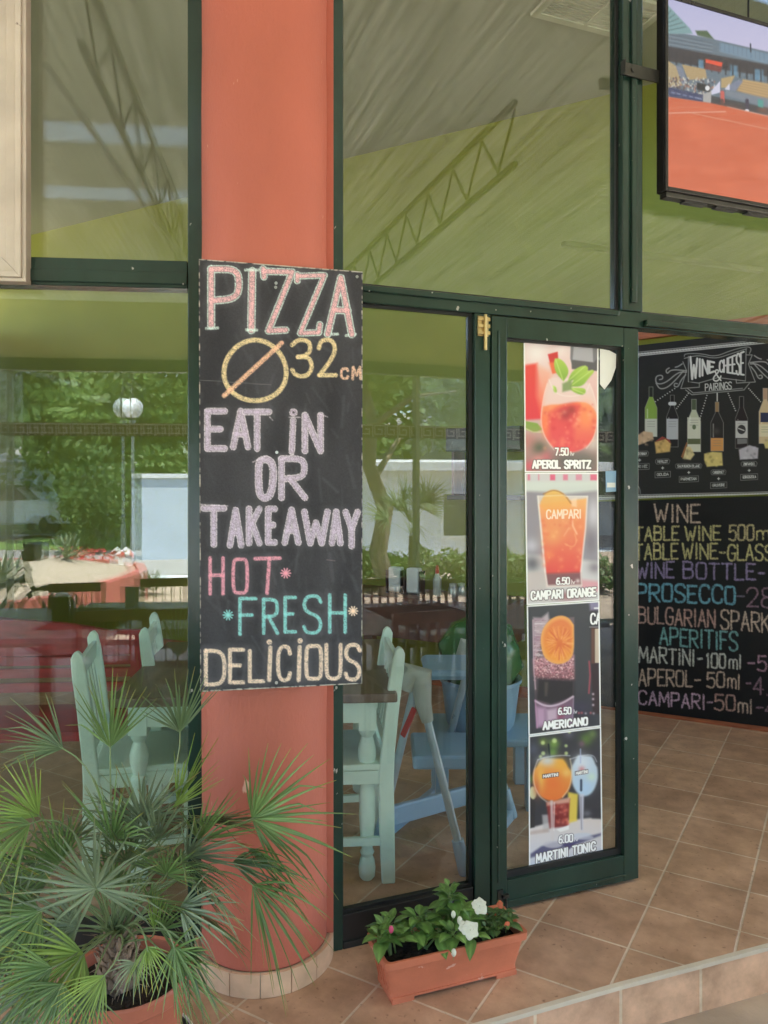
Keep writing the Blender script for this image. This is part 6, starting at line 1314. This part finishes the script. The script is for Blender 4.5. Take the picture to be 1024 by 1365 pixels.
# lamp post with opal globe
lb = refl(FL, 177, 14); lp = thing('globe_lamp', 'tall park lamp with one white globe inside a wire hoop', 'street lamp', tuple(lb))
MB().lathe([(.0001, 0), (.09, 0), (.09, .12), (.05, .16), (.045, .9), (.03, .95), (.028, 2.72), (.06, 2.76), (.06, 2.84), (.0001, 2.84)], lb, 16).build('pole', M['steel'], lp, smooth=True)
MB().ball(tuple(lb + EZ * 3.06), .185, 24, 16).build('globe', M['globe'], lp, smooth=True)
q = MB()
for k in range(4):
    a = k * math.pi / 4; q.tube([lb + Vector((math.cos(a) * .30 * math.sin(t), math.sin(a) * .30 * math.sin(t), 3.08 - .36 * math.cos(t) + (.12 * (t / math.pi) ** 6))) for t in [j * 2 * math.pi / 24 for j in range(24)]], .008, 5, closed=True)
q.build('wire_hoop', M['darksteel'], lp)
pb_ = refl(FL, 168, 11.9, .2); t = thing('stone_bollard', 'white bollard with a pointed top at the corner of the gravel bed', 'bollard', tuple(pb_))
q = MB(); q.box(-.10, .10, -.10, .10, 0, .24, 0, lambda p: pb_ + p); q.add([pb_ + Vector(v) for v in ((-.12, -.12, .2405), (.12, -.12, .2405), (.12, .12, .2405), (-.12, .12, .2405), (0, 0, .35))], [(3, 2, 1, 0), (0, 1, 4), (1, 2, 4), (2, 3, 4), (3, 0, 4)]); q.build('bollard_body', M['white'], t)
# white garden wall
def rwall(name, label, cat, fr, p0_, p1_, h, th_, m, capm=None, z=-.16):
    a, b = refl(fr, *p0_, z), refl(fr, *p1_, z); t = thing(name, label, cat, tuple((a + b) / 2)); q = MB(); q.bar(a + EZ * h / 2, b + EZ * h / 2, th_, h); q.build('wall_body', m, t)
    if capm: q = MB(); q.bar(a + EZ * (h + .055), b + EZ * (h + .055), th_ + .14, .10); q.build('coping', capm, t)
    return t
rwall('garden_wall', 'white rendered garden wall with pale coping reflected next to the chalkboard', 'wall', FL, (190, 17), (360, 17.6), 1.8, .3, M['bluewall'], M['plaster'])
# raised flower bed
bd = [(-60, 7.9), (10, 8.0), (70, 8.5), (125, 9.4), (172, 10.4), (190, 11.2), (186, 12.0), (150, 12.6), (40, 12.8), (-80, 12.6)]
pts = [refl(FL, px, d, -.16) for px, d in bd]; fb = thing('raised_flower_bed', 'curved red walled bed of tan gravel with small plants', 'flower bed', tuple(pts[4]))
q = MB()
for a, b in zip(pts, pts[1:] + pts[:1]): q.bar(a + EZ * .22, b + EZ * .22, .14, .44)
q.build('bed_wall', M['bedwall'], fb); cc = sum(pts, Vector()) / len(pts); q = MB()
q.add([up(p + (cc - p) * .02, .22) for p in pts] + [up(cc, .52)], [(i, (i + 1) % len(pts), len(pts)) for i in range(len(pts))]); q.build('gravel_fill', M['gravel'], fb)
for i, (px, d, r_, z) in enumerate(((92, 10.6, .42, .44), (4, 9.0, .50, .32), (205, 11.6, .35, -.1))):
    b = refl(FL, px, d, z); t = thing('spiky_agave', ['grey green agave in the middle of the gravel bed', 'tall spiky agave at the bicycle end of the bed', 'loose grassy clump beside the bed wall corner'][i], 'plant', tuple(b), 0, 'agave plants'); q = MB()
    for k in range(34):
        a = rng.uniform(0, 6.28); e = rng.uniform(.3, 1.4); dd = Vector((math.cos(a) * math.cos(e), math.sin(a) * math.cos(e), math.sin(e))); s = Vector((-math.sin(a), math.cos(a), 0)) * .03; tip = b + dd * r_; m1 = b + dd * r_ * .5 + EZ * .02
        q.add([b - s * .6, b + s * .6, m1 + s, tip, m1 - s], [(0, 1, 2, 4), (4, 2, 3)])
    q.tone = [1.0] * len(q.v); q.build('leaves', LEAF[2], t)
b = refl(FL, 122, 11.3, .42); t = thing('red_bedding', 'patch of red and pink flowers in the gravel bed', 'flowers', tuple(b)); vs, fs = leaf_crown(130, (b.x, b.y, b.z + .06), (.6, .4, .1), .06, 77); np_mesh('blooms', vs, fs, M['flower'], t)
# bicycle
bb = refl(FL, 44, 7.62, -.16); bx = FL.ex; bk = thing('bicycle', 'dark city bicycle with a handlebar bag leaning by the red bed wall', 'bicycle', tuple(bb))
W_ = lambda x, z, y=0: bb + bx * x + FL.ey * y + EZ * z
for x in (.17, -.87):
    q = MB(); q.tube([W_(x + .32 * math.cos(a), .33 + .32 * math.sin(a)) for a in [k * 2 * math.pi / 28 for k in range(28)]], .028, 8, closed=True); wl_ = q.build('wheel', M['rubber'], bk, smooth=True)
    q = MB()
    for k in range(10): a = k * .628; q.tube([W_(x, .33), W_(x + .3 * math.cos(a), .33 + .3 * math.sin(a))], .002, 4)
    q.build('spokes', M['steel'], wl_)
q = MB(); Jh, Js, Jb = (-.02, .85), (-.62, .78), (-.42, .30)
for a, b, r_ in ((Jh, Jb, .018), (Js, Jb, .016), ((-.03, .74), (-.58, .62), .016), (Js, (-.87, .33), .009), (Jb, (-.87, .33), .010), ((-.09, 1.02), (-.03, .70), .022), ((-.03, .70), (.17, .33), .018)): q.tube([W_(*a), W_(*b)], r_ * 1.4, 8)
q.build('frame', M['black'], bk, smooth=True)
q = MB(); q.tube([W_(-.05, .92), W_(-.09, 1.10), W_(-.10, 1.14)], .013, 8); q.tube([W_(-.24, 1.14, -.30), W_(-.12, 1.16, -.16), W_(-.10, 1.14, 0), W_(-.12, 1.16, .16), W_(-.24, 1.14, .30)], .02, 8); q.tube([W_(-.42, 1.13, 0), W_(-.26, 1.16, 0), W_(-.10, 1.14, 0), W_(.06, 1.17, 0), W_(.26, 1.15, 0)], .018, 8); q.build('handlebar', M['black'], bk, smooth=True)
q = MB(); q.box(-.06, .10, -.13, .13, .92, 1.10, 0, lambda p: W_(p.x + .02, p.z, p.y)); q.build('handlebar_bag', M['black'], bk, bevel=.03)
q = MB(); q.box(-.13, .13, -.07, .07, .84, .90, 0, lambda p: W_(p.x - .66, p.z, p.y)); q.build('saddle', M['black'], bk, bevel=.025)
# parked van
vb = refl(FL, 18, 26, -.15); vn = thing('parked_van', 'white parked van with a dark windscreen on the far side of the road', 'van', tuple(vb), R(8))
pf = [(-2.3, .35), (2.2, .35), (2.3, .75), (2.05, 1.0), (1.35, 1.15), (.75, 1.72), (.4, 1.85), (-2.1, 1.88), (-2.3, 1.6)]
q = MB(); q.prism(pf, lambda p: Vector((p[0], -.85, p[1])), lambda p: Vector((p[0], .85, p[1]))); q.build('body', M['carpaint'], vn, local=True, bevel=.08)
for y in (-.853, .853):
    q = MB(); q.prism([(.72, 1.12), (1.2, 1.16), (.72, 1.62), (-.2, 1.68), (-.2, 1.12)], lambda p: Vector((p[0], y - .006, p[1])), lambda p: Vector((p[0], y + .006, p[1]))); q.prism([(-.35, 1.12), (-.35, 1.68), (-1.9, 1.68), (-1.95, 1.12)], lambda p: Vector((p[0], y - .006, p[1])), lambda p: Vector((p[0], y + .006, p[1]))); q.build('side_window', M['darkglass'], vn, local=True)
for x in (-1.5, 1.5):
    for y in (-.8, .8): q = MB(); q.tube([Vector((x, y - .1, .32)), Vector((x, y + .1, .32))], .32, 24); q.build('wheel', M['rubber'], vn, local=True, smooth=True)
# houses and kiosk
def house(label, base, rz, w_, dp, h, rh, wm, wins, name='house', rm='rooft'):
    t = thing(name, label, name, tuple(base), rz); MB().box(-w_ / 2, w_ / 2, -dp / 2, dp / 2, 0, h).build('wall', M[wm], t, local=True)
    q = MB(); e = .35; q.add([Vector(p) for p in ((-w_ / 2 - e, -dp / 2 - e, h + .002), (w_ / 2 + e, -dp / 2 - e, h + .002), (w_ / 2 + e, dp / 2 + e, h + .002), (-w_ / 2 - e, dp / 2 + e, h + .002), (-w_ / 2 - e, -dp / 2 - e, h + .18), (w_ / 2 + e, -dp / 2 - e, h + .18), (w_ / 2 + e, dp / 2 + e, h + .18), (-w_ / 2 - e, dp / 2 + e, h + .18), (-w_ / 2 * .9, 0, h + .18 + rh), (w_ / 2 * .9, 0, h + .18 + rh))], [(3, 2, 1, 0), (0, 1, 5, 4), (1, 2, 6, 5), (2, 3, 7, 6), (3, 0, 4, 7), (4, 5, 9, 8), (5, 6, 9), (6, 7, 8, 9), (7, 4, 8)]); q.build('roof', M[rm], t, local=True)
    for x, z, ww, hh in wins:
        f = MB().box(x - ww / 2 - .06, x + ww / 2 + .06, dp / 2 + .001, dp / 2 + .05, z - .06, z + hh + .06).build('window', M['white'], t, local=True)
        MB().box(x - ww / 2, x + ww / 2, dp / 2 + .0505, dp / 2 + .058, z, z + hh).build('pane', M['darkglass'], f, local=True)
    return t
house('pale blue bungalow with two dark windows beyond the lawn', refl(FL, 78, 34, -.15), R(6), 6, 5, 2.4, .9, 'bluewall', [(-1.4, .9, .9, 1.1), (1.2, .9, .9, 1.1)])
house('white low kiosk with a pale overhanging roof and a dark side window', refl(FR, 622, 18.5, -.15), R(38), 5.2, 3.5, 1.95, .12, 'plaster', [(-.4, .55, .9, .9), (1.5, .55, 1.1, .9)], 'kiosk', 'plaster')
house('pale house standing far behind the kiosk between the trees', refl(FR, 560, 30, -.15), R(40), 9, 6, 3.0, 1.2, 'bluewall', [(-2, 1.0, 1.0, 1.2), (2, 1.0, 1.0, 1.2)])
house('long white house at the end of the street behind the door reflection', refl(FR, 790, 28, -.15), R(36), 10, 6, 2.9, 1.1, 'plaster', [(-3, .9, 1.2, 1.2), (0, .9, 1.2, 1.2), (3, .9, 1.2, 1.2)])
# young fan palm reflected in the narrow pane
yb = refl(FR, 548, 8.6, -.16); yp = thing('fan_palm', 'young fan palm on a thin stem in front of the white kiosk', 'palm', tuple(yb))
q = MB(); q.tube([yb, yb + Vector((.02, 0, .55)), yb + Vector((0, .02, 1.10))], [.06, .05, .035], 10); q.build('trunk', M['bark'], yp, smooth=True)
for i in range(11):
    a = i * 2.4; e = .2 + .9 * rng.random(); hub = yb + Vector((math.cos(a) * .32 * math.cos(e), math.sin(a) * .32 * math.cos(e), 1.15 + .4 * math.sin(e))); u = (hub - yb - EZ * 1.05).normalized(); lf, pt = MB(), MB()
    frond_mesh(lf, pt, hub, u, EZ * .6 - u * .3 + Vector((0, .5, 0)), .42, R(170), 18, .15, yb + EZ * 1.1, 300 + i, .25, 1.1); o = lf.build('frond', LEAF[3], yp, smooth=2); pt.build('petiole', M['petiole'], o)
# terrace furniture beside the camera, seen mirrored
def wood_chair(label, loc, rz):
    t = thing('wooden_chair', label, 'chair', loc, rz, 'dark chairs on the terrace')
    for y in (-.19, .19):
        q = MB(); q.bar((0, y, 0), (.0, y, .45), .035); q.bar((0, y, .45), (-.07, y, .90), .035); q.build('back_leg', M['dwood'], t, local=True)
        q = MB(); q.bar((.38, y, 0), (.38, y, .43), .035); q.build('front_leg', M['dwood'], t, local=True)
    MB().box(-.02, .41, -.21, .21, .43, .46).build('seat', M['dwood'], t, local=True)
    MB().bar((-.065, -.21, .875), (-.065, .21, .875), .025, .07).build('back_rail', M['dwood'], t, local=True); MB().bar((-.02, -.17, .56), (-.02, .17, .56), .02, .04).build('back_rail', M['dwood'], t, local=True)
    for k in range(4): y = -.105 + .07 * k; q = MB(); q.bar((-.022, y, .58), (-.06, y, .84), .03, .012); q.build('back_slat', M['dwood'], t, local=True)
    return t
M['paletop'] = mat('sheen_grey_tabletop', (.34, .34, .36), .22, .2, 4)  # pale grey imitates light reflected off dark tabletops
def wood_table(label, loc, rz, m='paletop'):
    t = thing('terrace_table', label, 'table', loc, rz, 'tables on the terrace'); MB().box(-.68, .68, -.58, .58, .71, .745).build('tabletop', M[m], t, local=True, bevel=.005)
    for x in (-.6, .6):
        for y in (-.5, .5): MB().box(x - .03, x + .03, y - .03, y + .03, 0, .709).build('leg', M['dwood'], t, local=True)
    return t
T1 = refl(FL, 40, 5.2); T2 = refl(FL, 215, 5.5)
wood_table('grey topped terrace table reflected near the bicycle', tuple(T1), R(8)); wood_table('grey topped terrace table reflected near the chalkboard edge', tuple(T2), R(8))
for lab, px, d, rz in (('dark slatted chair reflected by the red bed wall, facing the table', 102, 5.9, 85), ('dark slatted chair reflected beside the dark window post, far side of its table', 222, 6.2, 88), ('dark slatted chair reflected closest to the dark post', 245, 4.8, -88), ('dark slatted chair reflected low between the tables', 150, 4.75, -95)):
    wood_chair(lab, tuple(refl(FL, px, d)), R(rz))
T3 = refl(FR, 505, 5.4); wood_table('grey topped terrace table reflected below the young fan palm', tuple(T3), R(22)); T4 = refl(FR, 640, 5.5); wood_table('grey topped terrace table reflected at the door jamb', tuple(T4), R(22))
for lab, px, d, rz in (('dark slatted chair reflected between chalkboard edge and young palm', 515, 6.2, 112), ('dark slatted chair reflected beside the sauce bottle', 585, 6.1, 105), ('dark slatted chair reflected low behind the mint chair', 560, 4.7, -70), ('dark slatted chair reflected in the door glass next to the posters', 680, 5.9, 110)):
    wood_chair(lab, tuple(refl(FR, px, d)), R(rz))
nb = T1 + FL.ex * .22 + EZ * .7455
t = thing('napkin_box', 'black napkin box standing on the reflected terrace table', 'napkin box', tuple(nb)); MB().box(-.07, .07, -.05, .05, 0, .17, 0, lambda p: nb + p).build('box_body', M['black'], t, bevel=.004); MB().box(-.05, .05, -.03, .03, .1705, .19, 0, lambda p: nb + p).build('napkins', M['paper'], t)
nb = T2 + FL.ex * -.2 + EZ * .7455
t = thing('menu_holder', 'dark menu holder block standing on the terrace table near the chalkboard', 'menu holder', tuple(nb)); MB().box(-.06, .06, -.04, .04, 0, .02, 0, lambda p: nb + p).build('base', M['black'], t); MB().box(-.05, .05, -.012, .012, .0205, .2, 0, lambda p: nb + p).build('menu_card', M['bikeblue'], t)
